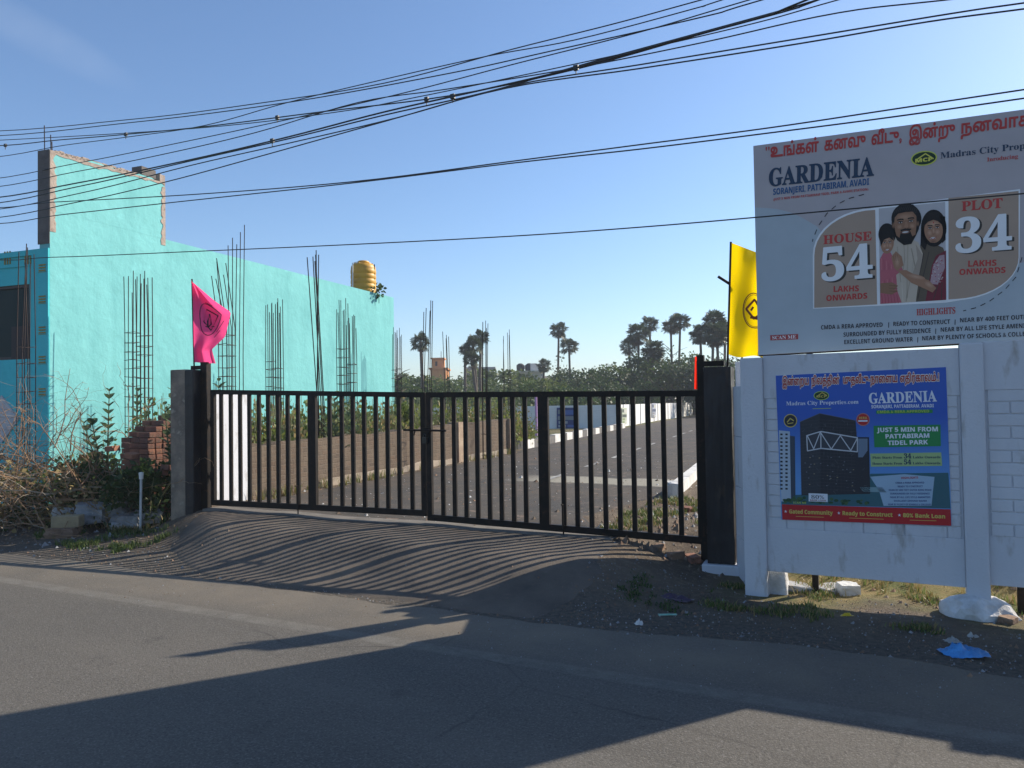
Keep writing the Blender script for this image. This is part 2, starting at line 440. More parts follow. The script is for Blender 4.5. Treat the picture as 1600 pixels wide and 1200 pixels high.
def lerp_tab(tab, x):
    if x <= tab[0][0]: return tab[0][1]
    for (a, va), (b, vb) in zip(tab, tab[1:]):
        if x <= b: return va + (vb - va) * (x - a) / (b - a)
    return tab[-1][1]
DL = [(0.12, -3.0), (1.0, -4.6), (1.9, -5.0), (2.2, -5.05), (3.3, -5.50), (14.2, -6.75), (14.8, -7.2), (34.6, -10.75), (80, -18.2)]
DR = [(0.12, 0.75), (1.0, 0.95), (2.4, 0.75), (3.6, -0.15), (5.6, 0.10), (80, -11.0)]
drows = frange(0.12, 4, 0.08) + frange(4, 16, 0.4) + frange(16, 80.1, 4)
dv = []; df = []; DC = 70
for n in drows:
    a = lerp_tab(DL, n) + (0.22 * nz(n, 1, 1.3, 2.0) + 0.10 * nz(n, 1, 4.1, 2.0)) * (1 - sstep(1.6, 2.4, n)); b = lerp_tab(DR, n) + (0.16 * nz(n, 7, 1.4, 2.0) + 0.06 * nz(n, 9, 5, 2.0)) * sstep(6, 3, n)
    for i in range(DC):
        t = a + (b - a) * i / (DC - 1)
        edge = (-0.035, -0.012, 0.002, 0.008)[min(i, DC - 1 - i)] if min(i, DC - 1 - i) < 4 else 0.012
        if n < 0.15: edge = -0.01
        dv.append((t, n, gz(t, n) + edge))
for j in range(len(drows) - 1):
    df += [(j*DC+i, j*DC+i+1, (j+1)*DC+i+1, (j+1)*DC+i) for i in range(DC-1)]
me = bpy.data.meshes.new('driveway'); me.from_pydata(dv, [], df)
me.materials.append(asphalt_mat('drive_asphalt', (0.025, 0.024, 0.022), (0.040, 0.036, 0.033), (0.074, 0.060, 0.046)))
me.polygons.foreach_set('use_smooth', [True] * len(df))
drv = bpy.data.objects.new('driveway', me); COL.objects.link(drv); drv.location = O2; drv.rotation_euler = (0, 0, ROADROT)
tag(drv, kind='structure')

# painted dashes on the drive
mb = MB()
for k in range(14):
    n0 = 7.4 + k * 2.75
    tcn = -2.55 - 0.145 * (n0 - 7.4)
    q = [XY(tcn - 0.06, n0), XY(tcn + 0.045, n0), XY(tcn + 0.045 - 0.17, n0 + 1.15), XY(tcn - 0.06 - 0.17, n0 + 1.15)]
    mb.add([p + Vector((0, 0, ground_z(p.x, p.y) + 0.020)) for p in q], [(0, 1, 2, 3)])
dash = mb.build('road_marking', pmat('worn_white_line', (0.40, 0.40, 0.38), (0.12, 0.115, 0.11), 8, 0.8))
tag(dash, kind='structure')
# kerbs along the drive
def kerb(name, pts, blen, mats, w=0.16, h=0.17):
    mb = MB(); k = 0
    for a, b in zip(pts, pts[1:]):
        a = Vector(a); b = Vector(b); L_ = (b - a).length; m_ = max(1, int(L_ / blen)); d = (b - a).normalized()
        for i in range(m_):
            c = a + (b - a) * ((i + 0.5) / m_)
            z = ground_z(c.x, c.y)
            mb.box((c.x, c.y, z + h / 2 - 0.02), (L_ / m_ - 0.012, w, h + 0.04), math.atan2(d.y, d.x), k % len(mats)); k += 1
    return tag(mb.build(name, mats), kind='structure')
kw = pmat('kerb_white', (0.66, 0.66, 0.64), (0.50, 0.49, 0.46), 5, 0.85); kb = pmat('kerb_black', (0.07, 0.07, 0.07), (0.13, 0.12, 0.11), 5, 0.8)
kerb('kerb', [XY(0.18, 5.7), XY(-0.03, 7.2), XY(-10.9, 80)], 0.62, [kw])
kerb('kerb', [XY(-8.7, 15.6), XY(-7.5, 15.35), XY(-7.35, 15.9), XY(-10.6, 34.3)], 0.85, [kw, kb], 0.20, 0.27)
# concrete strip under the gate
GLp = P(330, 790, 10.17); GMp = P(665, 810, 8.92); GRp = P(1100, 850, 7.756)
mb = MB()
for k in range(24):
    a = GLp.lerp(GRp, k / 24 * 0.86); b = GLp.lerp(GRp, (k + 1) / 24 * 0.86)
    za, zb = ground_z(a.x, a.y) + 0.02, ground_z(b.x, b.y) + 0.02
    o1 = N2 * 0.14
    f = lambda p, z, s: Vector((p.x, p.y, z)) + o1 * s
    mb.add([f(a, za-.2, -1), f(b, zb-.2, -1), f(b, zb, -1), f(a, za, -1), f(a, za, 1), f(b, zb, 1)], [(0, 1, 2, 3), (3, 2, 5, 4)])
tag(mb.build('threshold_strip', pmat('dusty_concrete', (0.17, 0.155, 0.135), (0.11, 0.10, 0.088), 4, .95, .5, 40)), kind='structure')

# ================================================================== GATE
gd = Vector((GRp.x - GLp.x, GRp.y - GLp.y, 0)).normalized(); gn = Vector((gd.y, -gd.x, 0))   # gn faces the road
ztL, ztM, ztR = P(330, 609, 10.17).z, P(665, 613, 8.92).z, P(1098, 610, 7.76).z
zbL, zbM, zbM2, zbR = P(330, 789, 10.17).z, P(665, 807, 8.92).z, P(665, 813, 8.92).z, P(1098, 850, 7.76).z
def gate_s(u):
    return (hit(u, 700, GLp, gn) - GLp).dot(gd)
def gate_leaf(label, u0, u1, ustile, ubars, zt0, zt1, zb0, zb1, hinge_left):
    s0, s1 = gate_s(u0), gate_s(u1)
    org = Vector((GLp.x, GLp.y, 0)) + gd * (s0 if hinge_left else s1)
    root = thing('gate_leaf', label, 'gate', (org.x, org.y, 0), 'black steel gate leaves across the drive')
    base = Vector((GLp.x, GLp.y, 0))
    pt = lambda s, z: base + gd * s + Vector((0, 0, z))
    zt = lambda s: zt0 + (zt1 - zt0) * (s - s0) / (s1 - s0)
    zb = lambda s: zb0 + (zb1 - zb0) * (s - s0) / (s1 - s0)
    fr = MB()
    for (a, b, fz, off) in ((s0, s1, zt, -0.03), (s0, s1, zb, 0.035)):
        fr.bar(pt(a, fz(a) + off), pt(b, fz(b) + off), 0.06 if off < 0 else 0.07, 0.05, (0, 0, 1))
    for s in (s0 + 0.03, s1 - 0.03):
        fr.bar(pt(s, zb(s) + 0.07), pt(s, zt(s) - 0.06), 0.06, 0.048, gd)
    fr.build('frame', black_metal, root, origin=org)
    st = MB(); s = gate_s(ustile)
    st.bar(pt(s, zb(s) + 0.06), pt(s, zt(s) - 0.055), 0.115, 0.052, gd)
    st.build('stile', black_metal, root, origin=org)
    for u in ubars:
        s = gate_s(u); b_ = MB()
        b_.bar(pt(s, zb(s) + 0.06), pt(s, zt(s) - 0.055), 0.050, 0.028, gd)
        b_.build('bar', black_metal, root, origin=org)
    for z in (0.25, 0.72):
        s = s0 if hinge_left else s1
        zz = zb(s) + (zt(s) - zb(s)) * z
        h = MB(); sg = -1 if hinge_left else 1
        h.tube([pt(s + sg * 0.012, zz - 0.06), pt(s + sg * 0.012, zz + 0.06)], 0.018, 8)
        h.bar(pt(s + sg * 0.03, zz), pt(s - sg * 0.05, zz), 0.03, 0.06, (0, 0, 1))
        h.build('hinge', black_metal, root, origin=org)
    return root, pt, zt, zb, org
lf, lpt, lzt, lzb, lorg = gate_leaf('black barred gate leaf hung on the pillar with the pink flag', 331, 666, 489,
    [346, 361, 375.5, 390, 405, 420, 435, 450, 466, 515.5, 534.5, 552, 569.5, 588, 606, 624, 644], ztL, ztM, zbL, zbM, True)
rfl, rpt, rzt, rzb, rorg = gate_leaf('black barred gate leaf hung beside the yellow flag and billboard', 668, 1098, 850,
    [692, 710, 728, 746, 764.5, 783, 802, 821, 880, 901, 923, 945, 967.5, 990, 1013.5, 1037.5, 1062.5], ztM, ztR, zbM2, zbR, False)
# sliding latch with its plate, and drop bolts
s = gate_s(667); zl = P(667, 673, 8.92).z
mb = MB(); mb.tube([lpt(gate_s(634), zl + 0.01) + gn * 0.045, lpt(gate_s(700), zl) + gn * 0.045], 0.012, 8)
mb.box(lpt(s, zl) + gn * 0.035, (0.10, 0.02, 0.07), math.atan2(gd.y, gd.x))
mb.tube([lpt(gate_s(652), zl + 0.01) + gn * 0.045, lpt(gate_s(652), zl - 0.05) + gn * 0.075], 0.008, 6)
mb.build('latch', black_metal, lf, origin=lorg)
pl = MB(); pc = lpt(s, zl - 0.11) + gn * 0.05
pl.box(pc, (0.055, 0.03, 0.07), math.atan2(gd.y, gd.x))
arc = [pc + Vector((0, 0, 0.03)) + gd * (0.02 * math.cos(a)) + Vector((0, 0, 0.045 * math.sin(a))) for a in [math.pi * k / 8 for k in range(9)]]
pl.tube(arc, 0.005, 6)
padlock = pl.build('padlock', pmat('dark_steel', (0.05, 0.05, 0.05), None, 8, 0.35, metal=0.8), origin=pc)
tag(padlock, 'small dark padlock hanging from the latch where the gate leaves meet', 'padlock')
for (root, pt, zb, org, u) in ((lf, lpt, lzb, lorg, 468), (rfl, rpt, rzb, rorg, 880)):
    s = gate_s(u); b_ = MB()
    b_.tube([pt(s, zb(s) - 0.05) + gn * 0.04, pt(s, zb(s) + 0.30) + gn * 0.04, pt(s, zb(s) + 0.30) + gn * 0.09], 0.009, 6)
    b_.build('drop_bolt', black_metal, root, origin=org)

# ------------------------------------------------------------------ gate pillars
sheet_m = pmat('black_plastic_sheet', (0.010, 0.010, 0.012), (0.022, 0.020, 0.022), 4, 0.42, 0.5, 4, bdist=0.02, c3=(0.040, 0.028, 0.022), s3=9, stretch=(1, 1, .3), spec=.3)
stone_m = pmat('weathered_pillar', (0.30, 0.24, 0.18), (0.15, 0.125, 0.10), 4, 0.95, 0.8, 25, c3=(0.36, 0.31, 0.24), s3=8)
def frame_at(p, d):  # rotation about Z for direction d
    return math.atan2(d.y, d.x)
gaz = math.atan2(gd.y, gd.x)
# left pillar
c = P(297, 795, 10.33); zt_ = P(297, 578, 10.33).z; zg = c.z - 0.15
lp = thing('gate_pillar', 'weathered stone gate pillar with the pink flag and a black sheet on one side', 'gate pillar', (c.x, c.y, zg), 'pillars holding the gate')
mb = MB(); mb.box((c.x - 0.04, c.y, (zg + zt_) / 2), (0.27, 0.30, zt_ - zg), gaz); mb.build('body', stone_m, lp, bevel=0.012, origin=(c.x, c.y, zg))
mb = MB(); cc = Vector((c.x, c.y, 0)) + gd * 0.17 + gn * 0.02
mb.box((cc.x, cc.y, (zg + zt_ - 0.01) / 2), (0.15, 0.33, zt_ - 0.01 - zg), gaz); mb.build('cover_sheet', sheet_m, lp, bevel=0.015, origin=(c.x, c.y, zg))
mb = MB(); pp = hit(322, 700, GLp, gn); ps = P(322, 566, 10.2).z
mb.box((pp.x, pp.y, (zg + ps) / 2), (0.105, 0.08, ps - zg), gaz)
mb.build('steel_post', black_metal, lp, origin=(c.x, c.y, zg))
mb = MB(); zz = P(322, 569, 10.2).z
mb.box((pp.x - 0.12, pp.y + 0.05, zt_ + 0.025), (0.20, 0.06, 0.05), gaz); mb.build('bracket', black_metal, lp, origin=(c.x, c.y, zg))
# right pillar
c = P(1130, 878, 7.62); ztr = P(1130, 574, 7.62).z; zg = c.z - 0.02
rp = thing('gate_pillar', 'gate pillar wrapped in torn black sheet beside the white wall', 'gate pillar', (c.x, c.y, zg), 'pillars holding the gate')
# wrinkled wrapped body
mb = MB(); rnd = random.Random(3); n_, m_ = 14, 20; W_ = P(1152, 700, 7.55).x - P(1107, 700, 7.65).x
for side in range(4):
    ang = [0, 1, 2, 3][side]
    PILC = c.copy(); ax = [gd, -gn, -gd, gn][side]; out = [gn, gd, -gn, -gd][side]
    hw = W_ / 2 if side % 2 == 0 else 0.15; hd = 0.15 if side % 2 == 0 else W_ / 2
    vs = []
    for j in range(m_ + 1):
        z = zg + 0.03 + (ztr - zg - 0.03) * j / m_
        for i in range(n_ + 1):
            x = -1 + 2 * i / n_
            q = Vector((c.x, c.y, z)) + ax * (x * hw) + out * hd
            e_ = 0.0 if i in (0, n_) else 0.014 * nz(x * 3 + side * 9, z * 2.2, 1.6, 5) + 0.006 * nz(x * 9 + side * 9, z * 4, 2.2, 9)
            vs.append(q + out * e_)
    mb.add(vs, [(j*(n_+1)+i, j*(n_+1)+i+1, (j+1)*(n_+1)+i+1, (j+1)*(n_+1)+i) for j in range(m_) for i in range(n_)])
q = [Vector((c.x, c.y, ztr - 0.002)) + gd * (a * W_ / 2) + gn * (b * 0.15) for a, b in ((-1,-1),(1,-1),(1,1),(-1,1))]
mb.add(q, [(0, 3, 2, 1)])
mb.build('cover_sheet', sheet_m, rp, smooth=True, origin=(c.x, c.y, zg))
mb = MB(); mb.box((c.x, c.y, zg - 0.06), (W_ + 0.10, 0.40, 0.17), gaz); mb.build('plinth', white_paint, rp, bevel=0.01, origin=(c.x, c.y, zg))
mb = MB(); pq = hit(1102, 880, GLp, gn); zpt = P(1102, 555, 7.75).z
mb.box((pq.x, pq.y, (0.02 + zpt) / 2), (0.07, 0.07, zpt - 0.02), gaz); mb.build('steel_post', black_metal, rp, origin=(c.x, c.y, zg))
mb = MB(); zz = P(1118, 568, 7.7).z
mb.box((pq.x + 0.12, pq.y - 0.05, zz), (0.20, 0.06, 0.05), gaz); mb.build('bracket', black_metal, rp, origin=(c.x, c.y, zg))
# ================================================================== FRONT WALL (precast concrete)
NF = 1.74                         # front face of its posts, in the road's frame
WP0 = XY(0, NF)
def wall_t(u, n=NF, v=750):
    p = hit(u, v, XY(0, n), N2); return TN(p.x, p.y)[0]
t1a, t1b = wall_t(1160), wall_t(1195); t2a, t2b = wall_t(1505, v=750), wall_t(1543, v=750)
zt1 = hit(1178, 559, WP0, N2).z; zt2 = hit(1524, 535, WP0, N2).z
def wz(t): return zt1 + (zt2 - zt1) * (t - (t1a + t1b) / 2) / ((t2a + t2b) / 2 - (t1a + t1b) / 2)
fw_ = thing('precast_wall', 'white roadside wall of precast concrete panels and posts with a blue poster', 'wall', XY(t1a, NF))
orgw = XY(t1a, NF)
gap_t = t2b - t2a
posts = [(t1a, t1b), (t2a, t2b), (t2a * 2 - t1a, t2a * 2 - t1a + gap_t), (t2a * 3 - 2 * t1a, t2a * 3 - 2 * t1a + gap_t)]
tn_rot = Matrix(((E2.x, N2.x, 0), (E2.y, N2.y, 0), (0, 0, 1)))
def tbox(mb, t0, t1, n0, n1, z0, z1, mi=0):
    c = XY((t0 + t1) / 2, (n0 + n1) / 2, (z0 + z1) / 2)
    mb.box(c, (abs(t1 - t0), abs(n1 - n0), abs(z1 - z0)), mi=mi, mat=tn_rot)
for i, (a, b) in enumerate(posts):
    mb = MB(); tbox(mb, a, b, NF, NF + 0.16, -0.25, wz((a + b) / 2))
    mb.build('post', white_paint, fw_, bevel=0.012, origin=orgw)
zb_pan = [hit(1350, 900, WP0, N2).z]
rnd = random.Random(5)
for i in range(len(posts) - 1):
    a = posts[i][1] - 0.0 + 0.001; b = posts[i + 1][0] - 0.001
    ztop = wz((a + b) / 2) - 0.01 + (0.0 if i == 0 else -0.01); zbot = 0.19 + 0.035 * i - 0.02
    hh = (ztop - zbot) / 5
    for k in range(5):
        z0 = zbot + k * hh; z1 = z0 + hh + (0.004 if k < 4 else 0)
        mb = MB(); n0 = NF + 0.050 + rnd.uniform(-0.003, 0.003)
        if k in (0, 4):
            tbox(mb, a, b, n0 - 0.012, n0 + 0.045, z0, z1)
        else:
            tbox(mb, a, b, n0, n0 + 0.045, z0, z1)
            rows = 4; rh = (z1 - z0) / rows
            for r_ in range(rows):
                x = a + 0.015
                first = 0.30 if r_ % 2 else 0.15
                while x < b - 0.02:
                    w_ = min(first, b - 0.015 - x); first = 0.30
                    if w_ > 0.03:
                        c = XY(x + w_ / 2, n0 - 0.004, z0 + rh * (r_ + 0.5))
                        mb.box(c, (w_ - 0.009, 0.012, rh - 0.008), mat=tn_rot)
                    x += w_
        mb.build('panel', white_paint, fw_, bevel=0.004, origin=orgw)
# short return of the wall running back to the gate pillar
rz_ = hit(1158, 602, XY(0, 2.0), N2).z
ra = XY(t1a + 0.045, NF + 0.165); rb_ = Vector((PILC.x, PILC.y, 0)) + gd * (W_ / 2 + 0.035) + gn * 0.10
rd = (rb_ - ra); rl = rd.length; rd.normalize(); rnrm = Vector((-rd.y, rd.x, 0))
for k in range(4):
    mb = MB(); z0 = -0.12 + (rz_ + .12) * k / 4; z1 = z0 + (rz_ + .12) / 4 - .003
    mb.prism([ra + rnrm * -.025 + Vector((0, 0, z0)), rb_ + rnrm * -.025 + Vector((0, 0, z0)), rb_ + rnrm * -.025 + Vector((0, 0, z1)), ra + rnrm * -.025 + Vector((0, 0, z1))], rnrm * .05)
    mb.build('panel', white_paint, fw_, bevel=.004, origin=orgw)
mb = MB(); q = rb_ - rd * .07 + gd * .045; zq = P(1158, 566, 7.45).z
mb.box((q.x, q.y, (zq - .1) / 2), (.09, .12, zq + .1), ROADROT); mb.build('post', white_paint, fw_, bevel=.008, origin=orgw)
# lime-splashed mortar footings
def blob(name, c, r, mat, parent=None, seed=0, sub=3, origin=None, squash=1.0, amp=0.25):
    bm = bmesh.new(); bmesh.ops.create_icosphere(bm, subdivisions=sub, radius=1.0)
    for v in bm.verts:
        d = 1 + amp * noise.noise(v.co * 1.3 + Vector((seed * 7.1, 0, 0))) + amp * .5 * noise.noise(v.co * 3.1 + Vector((0, seed * 3.3, 0)))
        v.co = Vector((v.co.x * r[0] * d, v.co.y * r[1] * d, v.co.z * r[2] * d))
    me = bpy.data.meshes.new(name); bm.to_mesh(me); bm.free(); me.materials.append(mat)
    o = bpy.data.objects.new(name, me); COL.objects.link(o); o.location = c
    if parent is not None: o.parent = parent; o.location = Vector(c) - parent.location
    return o
lime = pmat('lime_mortar', (0.70, 0.71, 0.72), (0.42, 0.41, 0.39), 6, 0.95, 0.8, 30)
for i, (a, b) in enumerate(posts[1:3]):
    blob('footing', XY((a + b) / 2, NF + 0.06, -0.04), (0.26, 0.2, 0.17), lime, fw_, 3 + i)
for i in range(2):
    pass
mb = MB(); p = G(1208, 932, 0.0); p = XY(TN(p.x, p.y)[0], NF + 0.12)
mb.prism([p + E2 * x + Vector((0, 0, z)) for x, z in ((-0.085, -0.12), (0.085, -0.12), (0.06, 0.17), (-0.085, 0.19))], N2 * 0.16)
mb.build('footing', lime, fw_, bevel=0.02, origin=orgw)

# ================================================================== PRINTED SIGNS
def fmap(s, kind):
    out = ''
    for c in s:
        o_ = ord(c)
        if kind == 'serif':
            c = chr(0x1D400 + o_ - 65) if 'A' <= c <= 'Z' else chr(0x1D41A + o_ - 97) if 'a' <= c <= 'z' else chr(0x1D7CE + o_ - 48) if c.isdigit() else c
        elif kind == 'bold':
            c = chr(0x1D5D4 + o_ - 65) if 'A' <= c <= 'Z' else chr(0x1D5EE + o_ - 97) if 'a' <= c <= 'z' else chr(0x1D7EC + o_ - 48) if c.isdigit() else c
        out += c
    return out
def curve_mesh(cu):
    o = bpy.data.objects.new('tmp', cu)
    COL.objects.link(o)
    dg = bpy.context.evaluated_depsgraph_get(); dg.update()
    me = bpy.data.meshes.new_from_object(o.evaluated_get(dg))
    vs = [(v.co.x, v.co.y) for v in me.vertices]; fs = [tuple(p.vertices) for p in me.polygons]
    bpy.data.meshes.remove(me); bpy.data.objects.remove(o)
    return vs, fs
def text_splines(cu):
    o = bpy.data.objects.new('tmp', cu); COL.objects.link(o)
    dg = bpy.context.evaluated_depsgraph_get(); dg.update()
    c2 = o.evaluated_get(dg).to_curve(dg, apply_modifiers=False)
    spl = []
    for sp_ in c2.splines:
        pts = []; bp = sp_.bezier_points
        for i in range(len(bp)):
            a, b = bp[i], bp[(i + 1) % len(bp)]
            straight = (a.co + (b.co - a.co) / 3 - a.handle_right).length < 1e-3
            for k in range(1 if straight else 3):
                t = k / 3; m_ = 1 - t
                q = a.co * m_**3 + a.handle_right * 3*m_*m_*t + b.handle_left * 3*m_*t*t + b.co * t**3
                pts.append((q.x, q.y))
        spl.append(pts)
    o.to_curve_clear(); bpy.data.objects.remove(o)
    return spl
def text_shape(s, kind, bold):
    """outline text as a list of (verts, faces): the filled letters, then strips along their outlines for weight"""
    cu = bpy.data.curves.new('tmp', 'FONT'); cu.body = fmap(s, kind); cu.size = 1.0; cu.resolution_u = 3
    out = []
    spl = text_splines(cu) if (bold > 0 or kind == 'tamil') else []
    if kind != 'tamil':
        out.append(curve_mesh(cu))
    else:
        area = lambda p: sum(p[i][0]*p[(i+1)%len(p)][1]-p[(i+1)%len(p)][0]*p[i][1] for i in range(len(p))) / 2
        def inside(pt, p):
            c = False
            for i in range(len(p)):
                x1, y1 = p[i]; x2, y2 = p[i-1]
                if (y1 > pt[1]) != (y2 > pt[1]) and pt[0] < (x2-x1)*(pt[1]-y1)/(y2-y1)+x1: c = not c
            return c
        sg = 1 if sum(1 if area(p) > 0 else -1 for p in spl) >= 0 else -1
        outer = [p for p in spl if area(p) * sg > 0]; holes = [p for p in spl if area(p) * sg <= 0]
        for p in outer:
            c3 = bpy.data.curves.new('tmp', 'CURVE'); c3.dimensions = '2D'; c3.fill_mode = 'BOTH'
            for q in [p] + [h for h in holes if inside(h[0], p)]:
                sp_ = c3.splines.new('POLY'); sp_.points.add(len(q) - 1)
                for pt, xy in zip(sp_.points, q): pt.co = (xy[0], xy[1], 0, 1)
                sp_.use_cyclic_u = True
            out.append(curve_mesh(c3)); bpy.data.curves.remove(c3)
    bpy.data.curves.remove(cu)
    if bold > 0:
        strips = [([], []) for _ in range(9)]; k = 0
        for p in spl:
            for i in range(len(p)):
                a = Vector(p[i]); b = Vector(p[(i + 1) % len(p)]); d = b - a
                if d.length < 1e-5: continue
                d.normalize(); n = Vector((-d.y, d.x)) * bold; e = d * bold * .45
                V, F = strips[k % 9]; k += 1; o_ = len(V)
                V += [tuple(a - e - n), tuple(b + e - n), tuple(b + e + n), tuple(a - e + n)]; F.append((o_, o_+1, o_+2, o_+3))
        out += strips
    return [o for o in out if o[0]]
_cap = {}
class Print:
    """flat print in its own plane: x along the road, y up, z out of the face; px arguments are looked up on the plane"""
    def __init__(s, p0, plane_off=0.0):
        s.p0 = Vector(p0); s.n = -N2; s.v = []; s.f = []; s.m = []; s.mats = []; s.lv = 0.0007
    def loc(s, u, v):
        q = hit(u, v, s.p0, s.n) - s.p0
        return q.dot(E2), q.z
    def mi(s, mat):
        if mat not in s.mats: s.mats.append(mat)
        return s.mats.index(mat)
    def raw(s, pts, faces, mat, level):
        b = len(s.v); s.v += [(x, y, level * s.lv) for x, y in pts]
        s.f += [tuple(i + b for i in f) for f in faces]; s.m += [s.mi(mat)] * len(faces)
    def poly(s, px, mat, level):
        s.raw([s.loc(*p) for p in px], [tuple(range(len(px)))], mat, level)
    def ell(s, u, v, ru, rv, mat, level, rot=0.0, n=28, a0=0, a1=360):
        c, sn = math.cos(R(rot)), math.sin(R(rot)); pts = []
        for k in range(n):
            a = R(a0 + (a1 - a0) * k / (n if a1 - a0 == 360 else n - 1)); x, y = ru * math.cos(a), rv * math.sin(a)
            pts.append((u + x * c - y * sn, v + x * sn + y * c))
        s.poly(pts, mat, level)
    def line(s, px, wpx, mat, level, closed=False):
        pts = [Vector((p[0], p[1])) for p in px]
        seg = list(zip(pts, pts[1:])) + ([(pts[-1], pts[0])] if closed else [])
        for a, b in seg:
            d = (b - a); L_ = d.length
            if L_ < 1e-6: continue
            nrm = Vector((-d.y, d.x)) / L_ * wpx / 2; ex = d / L_ * wpx * 0.2
            s.poly([tuple(a - ex + nrm), tuple(b + ex + nrm), tuple(b + ex - nrm), tuple(a - ex - nrm)], mat, level)
    def dashes(s, px, wpx, mat, level, on=9, off=8):
        pts = [Vector(p) for p in px]; acc = 0
        for a, b in zip(pts, pts[1:]):
            d = b - a; L_ = d.length; x = 0
            while x < L_:
                ph = acc % (on + off)
                stp = (on - ph) if ph < on else (on + off - ph)
                stp = min(stp, L_ - x)
                if stp < 1e-4: stp = 1e-3
                if ph < on: s.line([tuple(a + d / L_ * x), tuple(a + d / L_ * (x + stp))], wpx, mat, level)
                x += stp; acc += stp
    def soft(s, u, v, ru, rv, c0, c1, level, rot=0.0, n=5):
        for k in range(n):
            f = (k + 1) / n; g = 1 - k / n
            s.ell(u, v, ru * g, rv * g, ink(tuple(round(a + (b - a) * f, 4) for a, b in zip(c0, c1))), level + k * .12, rot, 18)
    def text(s, body, p0, p1, hpx, mat, level, kind='sans', bold=0.0):
        x0, y0 = s.loc(*p0); x1, y1 = s.loc(*p1); _, yt = s.loc(p0[0], p0[1] - hpx)
        h = yt - y0; W = math.hypot(x1 - x0, y1 - y0); ang = math.atan2(y1 - y0, x1 - x0)
        if kind not in _cap:
            if kind == 'tamil': _cap[kind] = 0.56
            else:
                _cap[kind] = max(q[1] for q in text_shape('H', kind, 0.0)[0][0])
        sh = text_shape(body, kind, bold); V = [q[0] for q in sh]; Fs = [q[1] for q in sh]
        allx = [q[0] for v_ in V for q in v_]
        mn, mx = min(allx), max(allx)
        sx, sy = W / (mx - mn), h / _cap[kind]; c, sn = math.cos(ang), math.sin(ang)
        for i, (v_, f_) in enumerate(zip(V, Fs)):
            pts = []
            for x, y in v_:
                X, Y = (x - mn) * sx, y * sy
                pts.append((x0 + X * c - Y * sn, y0 + X * sn + Y * c))
            s.raw(pts, f_, mat, level + (i % 12) * 0.05)
    def build(s, name, parent=None):
        me = bpy.data.meshes.new(name); me.from_pydata(s.v, [], s.f)
        for m in s.mats: me.materials.append(m)
        me.polygons.foreach_set('material_index', s.m)
        me.update()
        # all faces look out of the sign
        bm = bmesh.new(); bm.from_mesh(me)
        fl = [f for f in bm.faces if f.normal.z < 0]
        bmesh.ops.reverse_faces(bm, faces=fl); bm.to_mesh(me); bm.free()
        o = bpy.data.objects.new(name, me); COL.objects.link(o)
        if parent is not None: o.parent = parent
        b = s.p0 - (parent.location if parent is not None else Vector())
        o.rotation_euler = Matrix(((E2.x, 0, -N2.x), (E2.y, 0, -N2.y), (0, 1, 0))).to_euler()
        o.location = b
        return o

# ------------------------------------------------------------------ BILLBOARD
NB = 1.93
bp0 = XY(0, NB)
TLB = hit(1177, 228, bp0, N2); BLB = hit(1180, 555, bp0, N2)
tL = TN(TLB.x, TLB.y)[0]; tR = 4.42
zTL = TLB.z; zTR = zTL + (hit(1600, 171, bp0, N2).z - zTL) * (tR - tL) / (TN(*hit(1600, 171, bp0, N2).xy)[0] - tL)
zBL = BLB.z; zBR = zBL + (hit(1600, 531, bp0, N2).z - zBL) * (tR - tL) / (TN(*hit(1600, 531, bp0, N2).xy)[0] - tL)
bb = thing('billboard', 'large pale billboard with a smiling family and prices 54 and 34, behind the white wall', 'billboard', XY(tL, NB + .05))
orgb = XY(tL, NB + .05)
mb = MB()
bk = XY(tL, NB + .002); bk2 = XY(tR, NB + .002)
mb.prism([bk + Vector((0, 0, zBL)), bk2 + Vector((0, 0, zBR)), bk2 + Vector((0, 0, zTR)), bk + Vector((0, 0, zTL))], N2 * 0.02)
mb.build('panel', pmat('flex_sheet', (0.5, 0.5, 0.5), None, 3, 0.6), bb, origin=orgb)
mb = MB()
for z0, z1 in ((zTL, zTR), (zBL + .03, zBR + .03), ((zTL + zBL) / 2, (zTR + zBR) / 2)):
    mb.bar(XY(tL, NB + .045, z0 - .02), XY(tR, NB + .045, z1 - .02), 0.04, 0.04, (0, 0, 1))
for t in (tL + .025, (tL + tR) / 2, tR - .025):
    k = (t - tL) / (tR - tL)
    mb.bar(XY(t, NB + .046, zBL + (zBR - zBL) * k), XY(t, NB + .046, zTL + (zTR - zTL) * k - .045), 0.04, 0.036, E2)
mb.build('frame', black_metal, bb, origin=orgb)
for u, v in ((1275, 938), (1596, 952)):
    q = hit(u, v, XY(0, NB + .10), N2); t = TN(q.x, q.y)[0]
    mb = MB(); mb.bar(XY(t, NB + .10, -0.15), XY(t, NB + .10, zTL - .3), 0.05, 0.05, E2)
    mb.build('leg', black_metal, bb, origin=orgb)

pr = Print(XY(tL, NB))
Z1 = lambda x, y: (1160 + x / 3.6364, 160 + y / 3.6364)
Z2 = lambda x, y: (1160 + x / 3.6364, 350 + y / 3.6364)
g_pale = ink((0.50, 0.49, 0.50)); g_mid = ink((0.46, 0.42, 0.43)); g_blue = ink((0.43, 0.49, 0.53)); tan = ink((0.42, 0.31, 0.235))
wht = ink((0.82, 0.83, 0.84)); red = ink((0.52, 0.055, 0.05)); navy = ink((0.02, 0.05, 0.10)); darkb = ink((0.03, 0.03, 0.04)); steelb = ink((0.03, 0.11, 0.26))
edge = [(0, zBL - bp0.z), (tR - tL, zBR), (tR - tL, zTR), (0, zTL)]
pr.raw([(0.0, zBL), (tR - tL, zBR), (tR - tL, zTR), (0.0, zTL)], [(0, 1, 2, 3)], g_mid, 1)
